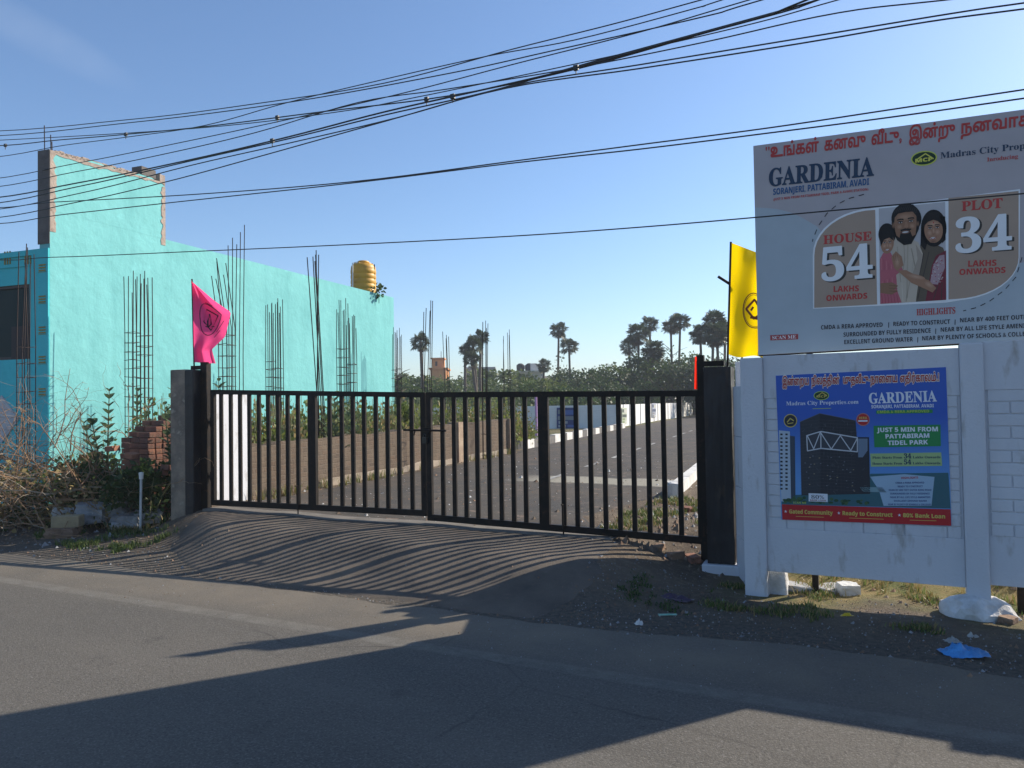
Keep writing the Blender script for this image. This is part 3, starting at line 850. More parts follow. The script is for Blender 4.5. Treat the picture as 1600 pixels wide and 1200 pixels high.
# paler sweep lower left and bottom
swc = [Z1(64, 598), Z1(130, 600), Z1(200, 606), Z1(270, 624), Z1(330, 650), Z1(425, 705), (1330, 420), (1480, 440), (1560, 430), (1590, 412), (1640, 400)]
for (ua, va), (ub, vb) in zip(swc, swc[1:]):
    xa, ya = pr.loc(ua, va); xb, yb = pr.loc(ub, vb); xa = max(xa, .002); xb = min(xb, tR - tL - .002)
    za, zb_ = zBL + (zBR - zBL) * xa / (tR - tL), zBL + (zBR - zBL) * xb / (tR - tL)
    pr.raw([(xa, za + .002), (xb, zb_ + .002), (xb, yb), (xa, ya)], [(0, 1, 2, 3)], g_blue, 2)
# Tamil headline
base = lambda x: 312 - (x - 160) * 0.1245
for word, xa, xb in (("உங்கள்", 160, 434), ("கனவு", 465, 700), ("வீடு,", 733, 905), ("இன்று", 947, 1208), ("நனவாக", 1240, 1640)):
    pr.text(word, Z1(xa, base(xa)), Z1(xb, base(xb)), 15.0, red, 6, 'tamil', 0.028)
pr.text('"', Z1(132, base(132)), Z1(154, base(154)), 16, red, 6)
pr.text('GARDENIA', Z1(150, 477), Z1(748, 415), 26.5, navy, 6, 'serif', 0.018)
pr.text('SORANJERI, PATTABIRAM, AVADI', Z1(175, 526), Z1(720, 468), 9.5, steelb, 6, 'bold', 0.012)
pr.text('(JUST 5 MIN FROM PATTABIRAM TIDEL PARK & AVADI STATION)', Z1(176, 558), Z1(716, 500), 3.6, red, 6, 'bold')
# round emblem with a house
u, v = Z1(1032, 318)
pr.ell(u, v, 20.5, 11.5, ink((0.62, 0.68, 0.10)), 5, -7); pr.ell(u, v, 18.6, 9.8, ink((0.015, 0.05, 0.02)), 6, -7)
pr.line([Z1(985, 330), Z1(1040, 292), Z1(1085, 320)], 1.8, ink((0.75, 0.72, 0.12)), 7)
pr.text('MCP', Z1(982, 343), Z1(1082, 331), 5.4, ink((0.75, 0.72, 0.12)), 8, 'bold', 0.03)
pr.text('Madras City Prop', Z1(1125, 320), Z1(1606, 263), 9.5, navy, 6, 'serif')
pr.text('Inroducing', Z1(1390, 337), Z1(1566, 317), 6.2, red, 6, 'serif')
# dashed curves
pr.dashes([Z1(690, 523), Z1(600, 548), Z1(540, 580), Z1(480, 632), Z1(430, 705), Z1(402, 775), Z2(398, 100)], 1.3, darkb, 6, 8, 8)
pr.dashes([Z2(1588, 190), Z2(1555, 300), Z2(1490, 375), Z2(1400, 442), Z2(1330, 475), Z2(1255, 494)], 1.3, darkb, 6, 8, 8)
# the three-part picture panel with a white outline
def arcpts(c, r, a0, a1, n=10):
    return [(c[0] + r[0] * math.cos(R(a0 + (a1 - a0) * k / n)), c[1] - r[1] * math.sin(R(a0 + (a1 - a0) * k / n))) for k in range(n + 1)]
outl = [Z2(402, 482)] + arcpts((1371, 398), (101, 73), 180, 95) + [(1594, 295.5)] + arcpts((1484, 402), (109, 68), 0, -82) + [(1478, 473)]
pr.poly(outl, wht, 4)
pr.poly([Z2(408, 477)] + arcpts((1371, 399), (98.5, 71), 180, 92) + [Z2(766, 457)], tan, 5)
pr.poly([(1482, 309.5), (1591.5, 298.5)] + arcpts((1484, 402), (107.5, 65.5), 0, -85) + [(1482, 468)], tan, 5)
pc_ = [Z1(775, 604), Z1(1152, 566), Z2(1158, 432), Z2(782, 455)]
pr.poly(pc_, ink((0.50, 0.48, 0.49)), 5)
for txt, a, b, h, c, lv, kd, bo in (('HOUSE', Z1(460, 806), Z1(735, 783), 13.2, red, 7, 'serif', .012), ('LAKHS', Z2(518, 386), Z2(662, 382), 8.8, red, 7, 'bold', .015), ('ONWARDS', Z2(477, 438), Z2(710, 423), 8.6, red, 7, 'bold', .015),
        ('PLOT', Z1(1245, 618), Z1(1478, 598), 14.5, red, 7, 'serif', .012), ('LAKHS', Z2(1282, 243), Z2(1443, 237), 9.2, red, 7, 'bold', .015), ('ONWARDS', Z2(1232, 290), Z2(1495, 277), 8.8, red, 7, 'bold', .015),
        ('54', Z2(462, 332), Z2(757, 309), 49, ink((0.05, 0.045, 0.04)), 6, 'serif', .01), ('54', Z2(450, 325), Z2(742, 302), 49, wht, 7, 'serif', .01),
        ('34', Z2(1222, 170), Z2(1545, 148), 51, ink((0.05, 0.045, 0.04)), 6, 'serif', .01), ('34', Z2(1210, 165), Z2(1532, 142), 51, wht, 7, 'serif', .01)):
    pr.text(txt, a, b, h, c, lv, kd, bo)
# the family
sk = ink((0.30, 0.155, 0.09)); sk2 = ink((0.38, 0.20, 0.12)); hair = ink((0.012, 0.010, 0.010)); shirt = ink((0.55, 0.46, 0.36)); shirt2 = ink((0.40, 0.32, 0.25))
pink = ink((0.50, 0.13, 0.16)); maroon = ink((0.20, 0.03, 0.045)); flor = ink((0.45, 0.30, 0.32)); olive = ink((0.13, 0.10, 0.07))
def Zs(*pts): return [Z2(*p) for p in pts]
pr.poly(Zs((1010, 120), (1035, 85), (1075, 105), (1140, 135), (1157, 180), (1158, 431), (975, 443), (985, 300), (1015, 180)), olive, 6)      # woman's body
pr.poly(Zs((1075, 240), (1100, 180), (1157, 150), (1158, 431), (1040, 439), (1060, 330)), maroon, 7)
pr.poly(Zs((1085, 230), (1120, 180), (1148, 175), (1150, 250), (1110, 345), (1065, 340)), flor, 8)
pr.poly(Zs((850, 95), (890, 62), (950, 80), (1000, 105), (1025, 170), (1005, 300), (985, 442), (862, 450), (850, 250)), shirt, 7)           # man's shirt
pr.line(Zs((895, 85), (918, 125), (922, 200), (912, 270)), 1.0, shirt2, 9)
pr.poly(Zs((985, 115), (1022, 175), (1005, 300), (960, 300), (995, 200)), shirt2, 8)
pr.poly(Zs((890, 62), (945, 62), (940, 95), (915, 118), (893, 92)), sk, 8)                                                              # neck
pr.poly(Zs((782, 200), (800, 165), (840, 160), (870, 215), (875, 300), (880, 380), (905, 447), (784, 454)), pink, 9)                      # girl's dress
for k in range(6):
    pr.line(Zs((792 + k * 17, 400), (796 + k * 18, 450)), 0.8, ink((0.36, 0.07, 0.10)), 10)
pr.poly(Zs((783, 265), (840, 260), (905, 245), (912, 262), (860, 300), (783, 330)), pink, 10)
pr.poly(Zs((846, 190), (872, 155), (905, 185), (915, 235), (880, 268), (862, 250)), sk2, 11)                                              # girl's hand
pr.poly(Zs((880, 265), (930, 262), (1000, 300), (1062, 322), (1102, 365), (1080, 390), (1040, 370), (960, 335)), sk2, 11)                 # joined forearms
pr.poly(Zs((783, 338), (850, 332), (885, 352), (862, 372), (884, 380), (850, 402), (783, 392)), sk, 11)                                   # man's hand
for y in (352, 368, 384): pr.line(Zs((835, y - 3), (880, y + 1)), 0.7, ink((0.18, 0.09, 0.05)), 12)
# heads
pr.ell(*Z1(932, 662), 23.5, 24, hair, 9, -6); pr.poly([Z1(848, 690), Z1(850, 640), Z1(895, 592), Z1(970, 580), Z1(1008, 632), Z1(1003, 720), Z1(985, 760), Z1(960, 805), Z1(918, 812), Z1(880, 785), Z1(856, 740)], hair, 10)
pr.poly([Z1(862, 690), Z1(866, 655), Z1(884, 634), Z1(925, 624), Z1(968, 622), Z1(988, 646), Z1(990, 690), Z1(984, 752), Z1(966, 762), Z1(950, 724), Z1(925, 720), Z1(903, 728), Z1(892, 770), Z1(876, 758), Z1(868, 730)], sk, 11)
pr.ell(*Z1(925, 738), 7.5, 3.0, ink((0.16, 0.07, 0.05)), 12, -6); pr.ell(*Z1(926, 738), 5.0, 1.3, ink((0.62,0.6,0.58)), 13, -6)
for x, y in ((898, 680), (958, 672)): pr.ell(*Z1(x, y), 3.6, 1.3, hair, 12, -8); pr.ell(*Z1(x - 1, y - 14), 5.2, 1.0, hair, 12, -8)
pr.poly([Z1(925, 680), Z1(934, 678), Z1(944, 712), Z1(918, 715)], sk2, 12)
pr.ell(*Z1(1087, 715), 20, 29, hair, 9); pr.poly([Z2(1015, 20), Z2(1060, 10), Z2(1050, 110), Z2(1038, 150), Z2(1012, 120)], hair, 9); pr.poly([Z1(1120, 640), Z1(1152, 650), Z2(1155, 90), Z2(1135, 110), Z1(1130, 760)], hair, 9)
pr.ell(*Z1(1086, 728), 14.5, 19.5, sk2, 11, -4)
pr.poly([Z1(1035, 700), Z1(1050, 660), Z1(1085, 650), Z1(1120, 658), Z1(1138, 700), Z1(1110, 676), Z1(1085, 668), Z1(1055, 680)], hair, 12)
pr.ell(*Z1(1082, 772), 4.8, 1.5, ink((0.62,0.6,0.58)), 12, -6)
for x, y in ((1066, 712), (1107, 708)): pr.ell(*Z1(x, y), 2.8, 1.1, hair, 12); pr.ell(*Z1(x, y - 12), 4.0, 0.7, hair, 12)
pr.ell(*Z1(1086, 684), 0.9, 1.3, red, 13)
pr.ell(*Z2(822, 60), 13.5, 17.5, hair, 10); pr.ell(*Z2(824, 112), 10.0, 16, sk2, 11, 8)
pr.poly([Z2(780, 70), Z2(800, 45), Z2(850, 50), Z2(858, 95), Z2(835, 78), Z2(805, 90), Z2(786, 130)], hair, 12)
pr.ell(*Z2(823, 148), 3.4, 1.2, ink((0.62,0.6,0.58)), 12, -10)
for x, y in ((808, 105), (838, 103)): pr.ell(*Z2(x, y), 2.4, 1.1, hair, 12)
# modelling of the printed faces and clothes
SK, SKL, SKD = (0.30, 0.155, 0.09), (0.47, 0.27, 0.17), (0.17, 0.08, 0.05); S2, S2L, S2D = (0.38, 0.20, 0.12), (0.54, 0.33, 0.22), (0.22, 0.11, 0.07)
for x, y, rx, ry, c0, c1 in ((925, 652, 13, 6, SK, SKL), (893, 708, 4.6, 4.4, SK, SKL), (965, 703, 4.6, 4.4, SK, SKL), (933, 697, 2.2, 4.6, SK, SKL), (898, 684, 5.2, 2.6, SK, SKD), (958, 676, 5.2, 2.6, SK, SKD)):
    pr.soft(*Z1(x, y), rx, ry, c0, c1, 11.2, -6)
pr.soft(*Z1(858, 700), 2.6, 5.0, (0.02, .015, .012), SK, 10.5); pr.soft(*Z1(997, 690), 2.4, 4.6, (0.02, .015, .012), SK, 10.5)
for x, y in ((898, 684), (958, 676)):
    pr.ell(*Z1(x, y), 2.9, 1.1, ink((0.55, 0.5, 0.46)), 12.4, -8); pr.ell(*Z1(x, y), 1.25, 1.15, hair, 12.7)
    pr.line([Z1(x - 17, y - 13), Z1(x, y - 20), Z1(x + 17, y - 16)], 1.5, hair, 12.5)
pr.line([Z1(922, 714), Z1(933, 719), Z1(945, 712)], 0.8, ink(SKD), 12.8)
pr.line([Z1(900, 728), Z1(928, 721), Z1(958, 722)], 2.2, hair, 12.6)
for k in range(12):
    x = 862 + k * 11; pr.line([Z1(x, 632 - 16 * math.sin(k * .27)), Z1(x + 10, 610 - 18 * math.sin(k * .27))], 0.5, ink((0.055, 0.05, 0.05)), 10.6)
for x, y, rx, ry, c0, c1 in ((1085, 692, 9, 4, S2, S2L), (1064, 742, 4, 4.4, S2, S2L), (1108, 738, 4, 4.4, S2, S2L), (1086, 730, 1.8, 4.8, S2, S2L), (1066, 716, 4, 2.2, S2, S2D), (1107, 712, 4, 2.2, S2, S2D), (1084, 790, 6, 2.2, S2, S2D)):
    pr.soft(*Z1(x, y), rx, ry, c0, c1, 11.2, -4)
for x, y in ((1066, 716), (1107, 712)):
    pr.ell(*Z1(x, y), 2.5, 0.95, ink((0.55, 0.5, 0.46)), 12.4); pr.ell(*Z1(x, y), 1.05, 1.0, hair, 12.7); pr.line([Z1(x - 14, y - 12), Z1(x, y - 17), Z1(x + 14, y - 12)], 0.8, hair, 12.5)
pr.line([Z1(1062, 768), Z1(1083, 780), Z1(1103, 764)], 0.9, ink((0.35, 0.06, 0.06)), 12.8); pr.line([Z1(1079, 748), Z1(1087, 751), Z1(1095, 746)], 0.6, ink(S2D), 12.8)
for x, y, rx, ry, c0, c1 in ((826, 92, 6, 3, S2, S2L), (808, 126, 3, 3.2, S2, S2L), (840, 124, 3, 3.2, S2, S2L), (824, 122, 1.4, 3, S2, S2L)):
    pr.soft(*Z2(x, y), rx, ry, c0, c1, 11.2)
for x, y in ((808, 107), (838, 105)):
    pr.ell(*Z2(x, y), 1.9, 0.9, ink((0.55, 0.5, 0.46)), 12.4); pr.ell(*Z2(x, y), 0.9, 0.85, hair, 12.7); pr.line([Z2(x - 11, y - 11), Z2(x, y - 14), Z2(x + 11, y - 11)], 0.7, hair, 12.5)
pr.line([Z2(808, 146), Z2(823, 155), Z2(838, 145)], 0.8, ink((0.40, 0.08, 0.08)), 12.8)
rp = random.Random(4)
for a_, b_, w_, c_ in (((880, 130), (900, 330), 1.6, (0.44, 0.36, 0.28)), ((940, 120), (935, 420), 2.0, (0.46, 0.38, 0.29)), ((960, 140), (985, 260), 1.6, (0.36, 0.29, 0.22)), ((870, 180), (878, 400), 1.4, (0.62, 0.54, 0.44)), ((950, 330), (930, 440), 1.6, (0.44, 0.36, 0.28)), ((905, 300), (912, 440), 1.4, (0.62, 0.54, 0.44)), ((975, 180), (960, 300), 1.2, (0.50, 0.42, 0.33))):
    pr.line(Zs(a_, b_), w_, ink(c_), 8.6)
for a_, b_ in (((1030, 170), (1000, 320)), ((1060, 160), (1020, 330)), ((1015, 340), (995, 430)), ((1110, 350), (1085, 430)), ((1135, 330), (1130, 430))):
    pr.line(Zs(a_, b_), 1.2, ink((0.075, 0.055, 0.045)), 8.7)
for k in range(46):
    x, y = rp.uniform(1080, 1146), rp.uniform(195, 335)
    if x > 1120 - (y - 195) * .30 - 20: pr.ell(*Z2(x - 6, y), 0.9, 0.9, ink((0.62, 0.55, 0.50) if k % 2 else (0.36, 0.06, 0.09)), 8.6 + (k % 3) * .1, 0, 6)
for k in range(5):
    pr.line(Zs((790 + k * 14, 195 + k * 9), (796 + k * 15, 390)), 0.9, ink((0.40, 0.085, 0.115) if k % 2 else (0.60, 0.22, 0.24)), 9.4)
pr.soft(*Z2(985, 300), 15, 3.5, S2, S2L, 11.3, 12); pr.soft(*Z2(880, 215), 4, 9, S2, S2L, 11.3); pr.soft(*Z2(1060, 345), 8, 4, S2, S2L, 11.3, 30)
for x in (856, 868, 880): pr.line(Zs((x, 172), (x + 6, 210)), 0.5, ink(S2D), 11.9)
# bottom lines
pr.text('HIGHLIGHTS', Z2(990, 519), Z2(1210, 508), 9.5, red, 6, 'serif', 0.01)
for body, xa, ya, xb, yb in (('CMDA & RERA APPROVED', 447, 600, 797, 584), ('|', 829, 582, 833, 582), ('READY TO CONSTRUCT', 858, 580, 1180, 567), ('|', 1206, 566, 1210, 566), ('NEAR BY 400 FEET OUTE', 1237, 559, 1612, 540),
        ('SURROUNDED BY FULLY RESIDENCE', 575, 641, 1070, 617), ('|', 1096, 617, 1100, 617), ('NEAR BY ALL LIFE STYLE AMENI', 1127, 613, 1606, 590),
        ('EXCELLENT GROUND WATER', 579, 683, 969, 667), ('|', 994, 666, 998, 666), ('NEAR BY PLENTY OF SCHOOLS & COLLE', 1022, 662, 1606, 637)):
    pr.text(body, Z2(xa, ya), Z2(xb, yb), 6.6, darkb, 6, 'bold')
pr.poly([Z2(158, 632), Z2(317, 625), Z2(317, 655), Z2(159, 662)], ink((0.40, 0.06, 0.06)), 5)
pr.text('SCAN ME', Z2(170, 656), Z2(306, 650), 5.2, wht, 6, 'serif')
pr.build('printed_face', bb)

# ------------------------------------------------------------------ POSTER on the wall
PZ = lambda x, y: (1180 + x / 4.2844, 550 + y / 4.2857)
NP = NF + 0.034
pp0 = XY(t1b, NP)
po = Print(pp0)
qa, qb, qc, qd = (1212, 587), (1478, 573.5), (1487, 822), (1221, 812)
pst = thing('poster', 'blue property poster with a dark tower pasted on the white wall', 'poster', XY(t1b, NP))
m, N, L, B = nodes_of('poster_blue')
B.inputs['Roughness'].default_value = 0.5
sx = N.new('ShaderNodeSeparateXYZ'); L.new(N.new('ShaderNodeTexCoord').outputs['Object'], sx.inputs[0])
mr = N.new('ShaderNodeMapRange'); mr.inputs[1].default_value = po.loc(1350, 650)[1]; mr.inputs[2].default_value = po.loc(1350, 760)[1]; L.new(sx.outputs[1], mr.inputs[0])
L.new(mixc(N, L, mr.outputs[0], (0.010, 0.085, 0.44), (0.10, 0.30, 0.62)), B.inputs['Base Color'])
mb = MB()
cs = [hit(*q, pp0, N2) + N2 * 0.0006 for q in (qa, qb, qc, qd)]
mb.prism(cs, N2 * 0.012); mb.build('backing', white_paint, pst, origin=XY(t1b, NP))
po.poly([qa, qb, qc, qd], m, 1)
gold = ink((0.62, 0.50, 0.12)); grn = ink((0.02, 0.24, 0.07)); lime_ = ink((0.42, 0.56, 0.10)); pred = ink((0.46, 0.02, 0.025)); dk = ink((0.030, 0.032, 0.040)); pw = ink((0.72, 0.76, 0.82))
mid = ink((0.10, 0.12, 0.15)); teal_d = ink((0.04, 0.13, 0.16))
tb = lambda x: 222 - (x - 180) * 0.028
for word, xa, xb in (("இன்ைறய", 180, 362), ("நிலத்தின்", 374, 568), ("முதலீடு-நாைளய", 588, 955), ("எதிர்காலம்.!", 968, 1235)):
    po.text(word, PZ(xa, tb(xa)), PZ(xb, tb(xb)), 9.6, ink((0.85, 0.80, 0.72)), 4, 'tamil', 0.085)
    po.text(word, PZ(xa + 3, tb(xa)), PZ(xb - 3, tb(xb)), 9.4, ink((0.42, 0.03, 0.03)), 7, 'tamil', 0.025)
u, v = PZ(443, 292)
po.ell(u, v, 12, 7, lime_, 4); po.ell(u, v, 10.8, 6, ink((0.012, 0.05, 0.02)), 5); po.line([PZ(412, 300), PZ(448, 272), PZ(480, 292)], 1.3, gold, 6); po.text('MCP', PZ(412, 306), PZ(478, 304), 3.4, gold, 7, 'bold')
po.text('Madras City Properties.com', PZ(208, 358), PZ(692, 346), 6.0, pw, 4, 'serif')
po.line([PZ(385, 380), PZ(508, 377)], 0.9, lime_, 4)
po.text('GARDENIA', PZ(763, 345), PZ(1217, 330), 16, pw, 4, 'serif', 0.012)
po.text('SORANJERI, PATTABIRAM, AVADI', PZ(778, 377), PZ(1196, 370), 5.0, pw, 4, 'bold', 0.01)
po.poly([PZ(810, 392), PZ(1187, 384), PZ(1188, 408), PZ(811, 414)], grn, 4); po.text('CMDA & RERA APPROVED', PZ(818, 410), PZ(1165, 404), 4.0, lime_, 5, 'bold', 0.01)
po.poly([PZ(792, 494), PZ(1240, 486), PZ(1243, 630), PZ(798, 638)], grn, 4)
for body, xa, xb, y in (('JUST 5 MIN FROM', 815, 1224, 533), ('PATTABIRAM', 873, 1167, 576), ('TIDEL PARK', 888, 1157, 620)):
    po.text(body, PZ(xa, y + 3), PZ(xb, y - 3), 6.6, pw, 5, 'bold', 0.02)
po.poly([PZ(770, 680), PZ(1245, 672), PZ(1252, 762), PZ(775, 768)], ink((0.36, 0.50, 0.22)), 4)
for y, num in ((712, '34'), (752, '54')):
    po.text('Plots Starts From' if num == '34' else 'House Starts From', PZ(785, y + 3), PZ(985, y + 1), 3.6, navy, 5, 'serif', .01)
    po.text(num, PZ(996, y), PZ(1046, y), 7.2, navy, 5, 'serif', .02); po.text('Lakhs Onwards', PZ(1055, y), PZ(1240, y - 1), 3.6, navy, 5, 'serif', .01)
# skyline on the poster
po.poly([PZ(770, 815), PZ(1293, 808), PZ(1308, 1048), PZ(178, 1020), PZ(176, 960), PZ(760, 940)], teal_d, 2)
po.poly([PZ(770, 835), PZ(1000, 818), PZ(1200, 836), PZ(1180, 1030), PZ(860, 1030), PZ(830, 930)], ink((0.33, 0.47, 0.60)), 3)
po.poly([PZ(700, 905), PZ(850, 905), PZ(880, 940), PZ(720, 935)], ink((0.20, 0.33, 0.36)), 3)
po.poly([PZ(300, 470), PZ(432, 412), PZ(672, 458), PZ(680, 570), PZ(762, 570), PZ(770, 950), PZ(310, 960)], dk, 3)
po.line([PZ(300, 468), PZ(432, 411), PZ(676, 460)], 0.8, mid, 4)
rnd = random.Random(11)
po.poly([PZ(300, 470), PZ(432, 412), PZ(436, 950), PZ(310, 955)], ink((0.042, 0.046, 0.056)), 3.4)
for k in range(22):
    y = 455 + k * 22
    po.line([PZ(304, y + 14), PZ(433, y - 2), PZ(672, y + 12)], 0.32, ink((0.07, 0.078, 0.092)), 3.7)
for k in range(15):
    x = 320 + k * 23; po.line([PZ(x, 470 if x > 432 else 480), PZ(x + 3, 940)], 0.25, ink((0.055, 0.06, 0.072)), 3.9)
for k in range(36):
    x, y = rnd.uniform(330, 660), rnd.uniform(690, 930); po.poly([PZ(x, y), PZ(x + 9, y), PZ(x + 9, y + 5), PZ(x, y + 5)], ink((0.16, 0.19, 0.23) if k % 3 else (0.30, 0.26, 0.16)), 4.6)
for k in range(40):
    x = rnd.uniform(180, 760); y = 985 + (x - 180) * .03 + rnd.uniform(-14, 18); po.ell(*PZ(x, y), rnd.uniform(2, 5), rnd.uniform(1.4, 3), ink((0.02, 0.07, 0.03) if k % 2 else (0.05, 0.12, 0.05)), 3.2 + (k % 6) * .1, 0, 7)
for k in range(60):
    x, y = rnd.uniform(320, 750), rnd.uniform(440, 930)
    po.line([PZ(x, y), PZ(x + rnd.uniform(-22, 22), y + rnd.choice((0, 18)))], 0.4, mid, 4)
po.poly([PZ(345, 560), PZ(440, 532), PZ(684, 574), PZ(684, 668), PZ(440, 645), PZ(350, 662)], ink((0.05, 0.055, 0.07)), 4)
st_ = ink((0.55, 0.58, 0.62))
po.line([PZ(345, 560), PZ(440, 532), PZ(684, 574)], 1.7, st_, 5); po.line([PZ(350, 662), PZ(440, 645), PZ(684, 668)], 1.7, st_, 5)
po.line([PZ(350, 562), PZ(392, 648), PZ(436, 536), PZ(510, 650), PZ(570, 560), PZ(640, 660), PZ(682, 580)], 1.5, st_, 6)
po.line([PZ(345, 560), PZ(350, 662)], 1.5, st_, 5); po.line([PZ(440, 535), PZ(440, 645)], 1.5, st_, 5); po.line([PZ(684, 574), PZ(684, 668)], 1.5, st_, 5)
po.poly([PZ(688, 580), PZ(752, 580), PZ(752, 660), PZ(720, 705), PZ(690, 705)], ink((0.16, 0.22, 0.30)), 4)
po.poly([PZ(160, 525), PZ(232, 532), PZ(240, 1000), PZ(175, 1000)], ink((0.42, 0.50, 0.58)), 3); po.poly([PZ(232, 560), PZ(266, 565), PZ(270, 1000), PZ(240, 1000)], ink((0.05, 0.07, 0.10)), 3)
for j in range(15):
    for i in range(2): po.poly([PZ(168 + i * 34, 545 + j * 26), PZ(184 + i * 34, 546 + j * 26), PZ(184 + i * 34, 558 + j * 26), PZ(168 + i * 34, 557 + j * 26)], dk, 4)
po.ell(*PZ(236, 460), 10.5, 10.5, gold, 4); po.ell(*PZ(236, 460), 9.2, 9.2, dk, 5); po.line([PZ(215, 470), PZ(235, 445), PZ(258, 460)], 1.6, gold, 6); po.line([PZ(218, 480), PZ(254, 474)], 1.2, gold, 6)
po.ell(*PZ(722, 452), 10.5, 10, ink((0.50, 0.20, 0.16)), 4); po.ell(*PZ(722, 452), 9, 8.6, pred, 5); po.text('RERA', PZ(696, 450), PZ(750, 448), 3.6, gold, 6, 'bold'); po.poly([PZ(690, 457), PZ(752, 456), PZ(752, 466), PZ(690, 467)], pw, 6)
po.text('HIGHLIGHTS', PZ(978, 850), PZ(1092, 847), 3.2, pred, 5, 'bold')
for k, (body, xa, xb) in enumerate((('CMDA & RERA APPROVED', 940, 1132), ('READY TO CONSTRUCT', 955, 1122), ('NEAR BY 400 FEET OUTER RING ROAD', 895, 1180), ('SURROUNDED BY FULLY RESIDENCE', 905, 1168), ('NEAR BY ALL LIFE STYLE AMENITIES', 905, 1172), ('EXCELLENT GROUND WATER', 930, 1150), ('NEAR BY PLENTY OF SCHOOLS & COLLEGES', 890, 1178))):
    po.text(body, PZ(xa, 882 + k * 24), PZ(xb, 880 + k * 24.5), 2.7, ink((0.02, 0.05, 0.20)), 5, 'bold')
po.poly([PZ(358, 945), PZ(485, 950), PZ(486, 1004), PZ(358, 1000)], pw, 5); po.text('80%', PZ(376, 982), PZ(462, 984), 5.6, ink((0.10, 0.10, 0.12)), 6, 'serif'); po.text('BANK LOAN', PZ(368, 997), PZ(474, 1000), 2.6, ink((0.3, 0.05, 0.05)), 6, 'bold')
po.text('SCAN ME', PZ(255, 1014), PZ(342, 1016), 2.8, lime_, 6, 'bold')
po.poly([PZ(178, 1020), PZ(1308, 1053), PZ(1313, 1164), PZ(182, 1122)], pred, 4)
for body, xs, xa, xb, ya, yb in (('Gated Community', 204, 228, 520, 1080, 1090), ('Ready to Construct', 560, 585, 920, 1091, 1103), ('80% Bank Loan', 965, 990, 1272, 1105, 1114)):
    po.text('\u2605', PZ(xs - 10, ya - 4), PZ(xs + 12, ya - 4), 4.0, pw, 6)
    po.text(body, PZ(xa, ya), PZ(xb, yb), 6.0, gold, 6, 'bold', 0.02); po.line([PZ(xa + 45, ya + 20), PZ(xb - 60, yb + 16)], 0.7, gold, 6)
po.build('printed_face', pst)

# ================================================================== FLAGS
def flag(label, cat_mat, pole_px, pole_Y, outline_fn, emblem=None, group=None, trans=0.5, stick=None, pole_mat=None, pole_r=0.011):
    base = P(*pole_px[0], pole_Y); top = P(*pole_px[1], pole_Y)
    root = thing('flag', label, 'flag', base, group)
    mb = MB(); mb.tube([base, top], pole_r, 8); mb.build('pole', pole_mat or black_metal, root, origin=base)
    nu, nv = 30, 34
    vs = [outline_fn(i / nu, j / nv) for j in range(nv + 1) for i in range(nu + 1)]
    w = nu + 1
    fs = [(j*w+i, j*w+i+1, (j+1)*w+i+1, (j+1)*w+i) for j in range(nv) for i in range(nu)]
    mb = MB(); mb.add(vs, fs, 0)
    mats = [cat_mat]
    if emblem:
        mats.append(emblem[0])
        def at(a, b):
            p = outline_fn(a, b); q = outline_fn(a + .01, b); r_ = outline_fn(a, b + .01)
            n = (q - p).cross(r_ - p).normalized()
            if n.y > 0: n = -n
            return p + n * 0.004
        for poly in emblem[1]:
            for (a, b), (c, d), wd in poly:
                A, B_ = at(a, b), at(c, d)
                dv_ = (B_ - A)
                if dv_.length < 1e-5: continue
                n = Vector((0, -1, 0)); sd = dv_.cross(n).normalized() * wd / 2
                e_ = dv_.normalized() * wd * .2
                mb.add([A - sd - e_, B_ - sd + e_, B_ + sd + e_, A + sd - e_], [(0, 1, 2, 3)], 1)
    c_ = mb.build('cloth', mats, root, smooth=True, origin=base)
    if stick:
        m2 = MB(); m2.tube(stick, 0.014, 8); m2.build('cross_stick', black_metal, root, origin=base)
    return root
def seg(pts, wd, closed=False):
    l = [(a, b, wd) for a, b in zip(pts, pts[1:])]
    if closed: l.append((pts[-1], pts[0], wd))
    return l
def ring(cx, cy, rx, ry, wd, n=26):
    return seg([(cx + rx * math.cos(2 * math.pi * k / n), cy + ry * math.sin(2 * math.pi * k / n)) for k in range(n)], wd, True)
def quad_interp(pts_edges, Y):
    (l, r) = pts_edges
    def at(path, t):
        k = t * (len(path) - 1); i = min(int(k), len(path) - 2); f = k - i
        f = f
        return (path[i][0] + (path[i+1][0] - path[i][0]) * f, path[i][1] + (path[i+1][1] - path[i][1]) * f)
    return lambda a, b: (lambda p, q: (p[0] + (q[0] - p[0]) * a, p[1] + (q[1] - p[1]) * a))(at(l, b), at(r, b))
# pink flag on the left pillar
Yp = 10.2
shape = quad_interp(([(299, 437), (300, 480), (301, 520), (302, 545), (303, 566)], [(300, 440), (335, 470), (361, 488), (352, 526), (331, 546), (337, 568)]), Yp)
def pink_fn(a, b):
    u, v = shape(a, b)
    return P(u, v, Yp - 0.10 * math.sin(a * 5.5 + b * 2.6) * a ** 0.6 - 0.05 * math.sin(a * 9 - b * 6) * a)
emb = ink((0.03, 0.015, 0.03))
pe = [ring(.48, .40, .27, .17, .010), seg([(.30, .42), (.47, .30), (.66, .40), (.52, .52)], .014, True), seg([(.40, .42), (.48, .36), (.50, .46), (.42, .48)], .022, True), seg([(.36, .47), (.60, .49)], .012), seg([(.55, .22), (.72, .27)], .007), seg([(.70, .55), (.86, .46)], .007), seg([(.66, .60), (.80, .54)], .007)]
flag('pink triangular flag with a dark round emblem on the left gate pillar', clothmat('pink_cloth', (0.90, 0.085, 0.27), .55), ((305, 640), (300, 436)), Yp, pink_fn, (emb, pe), 'flags on the gate')
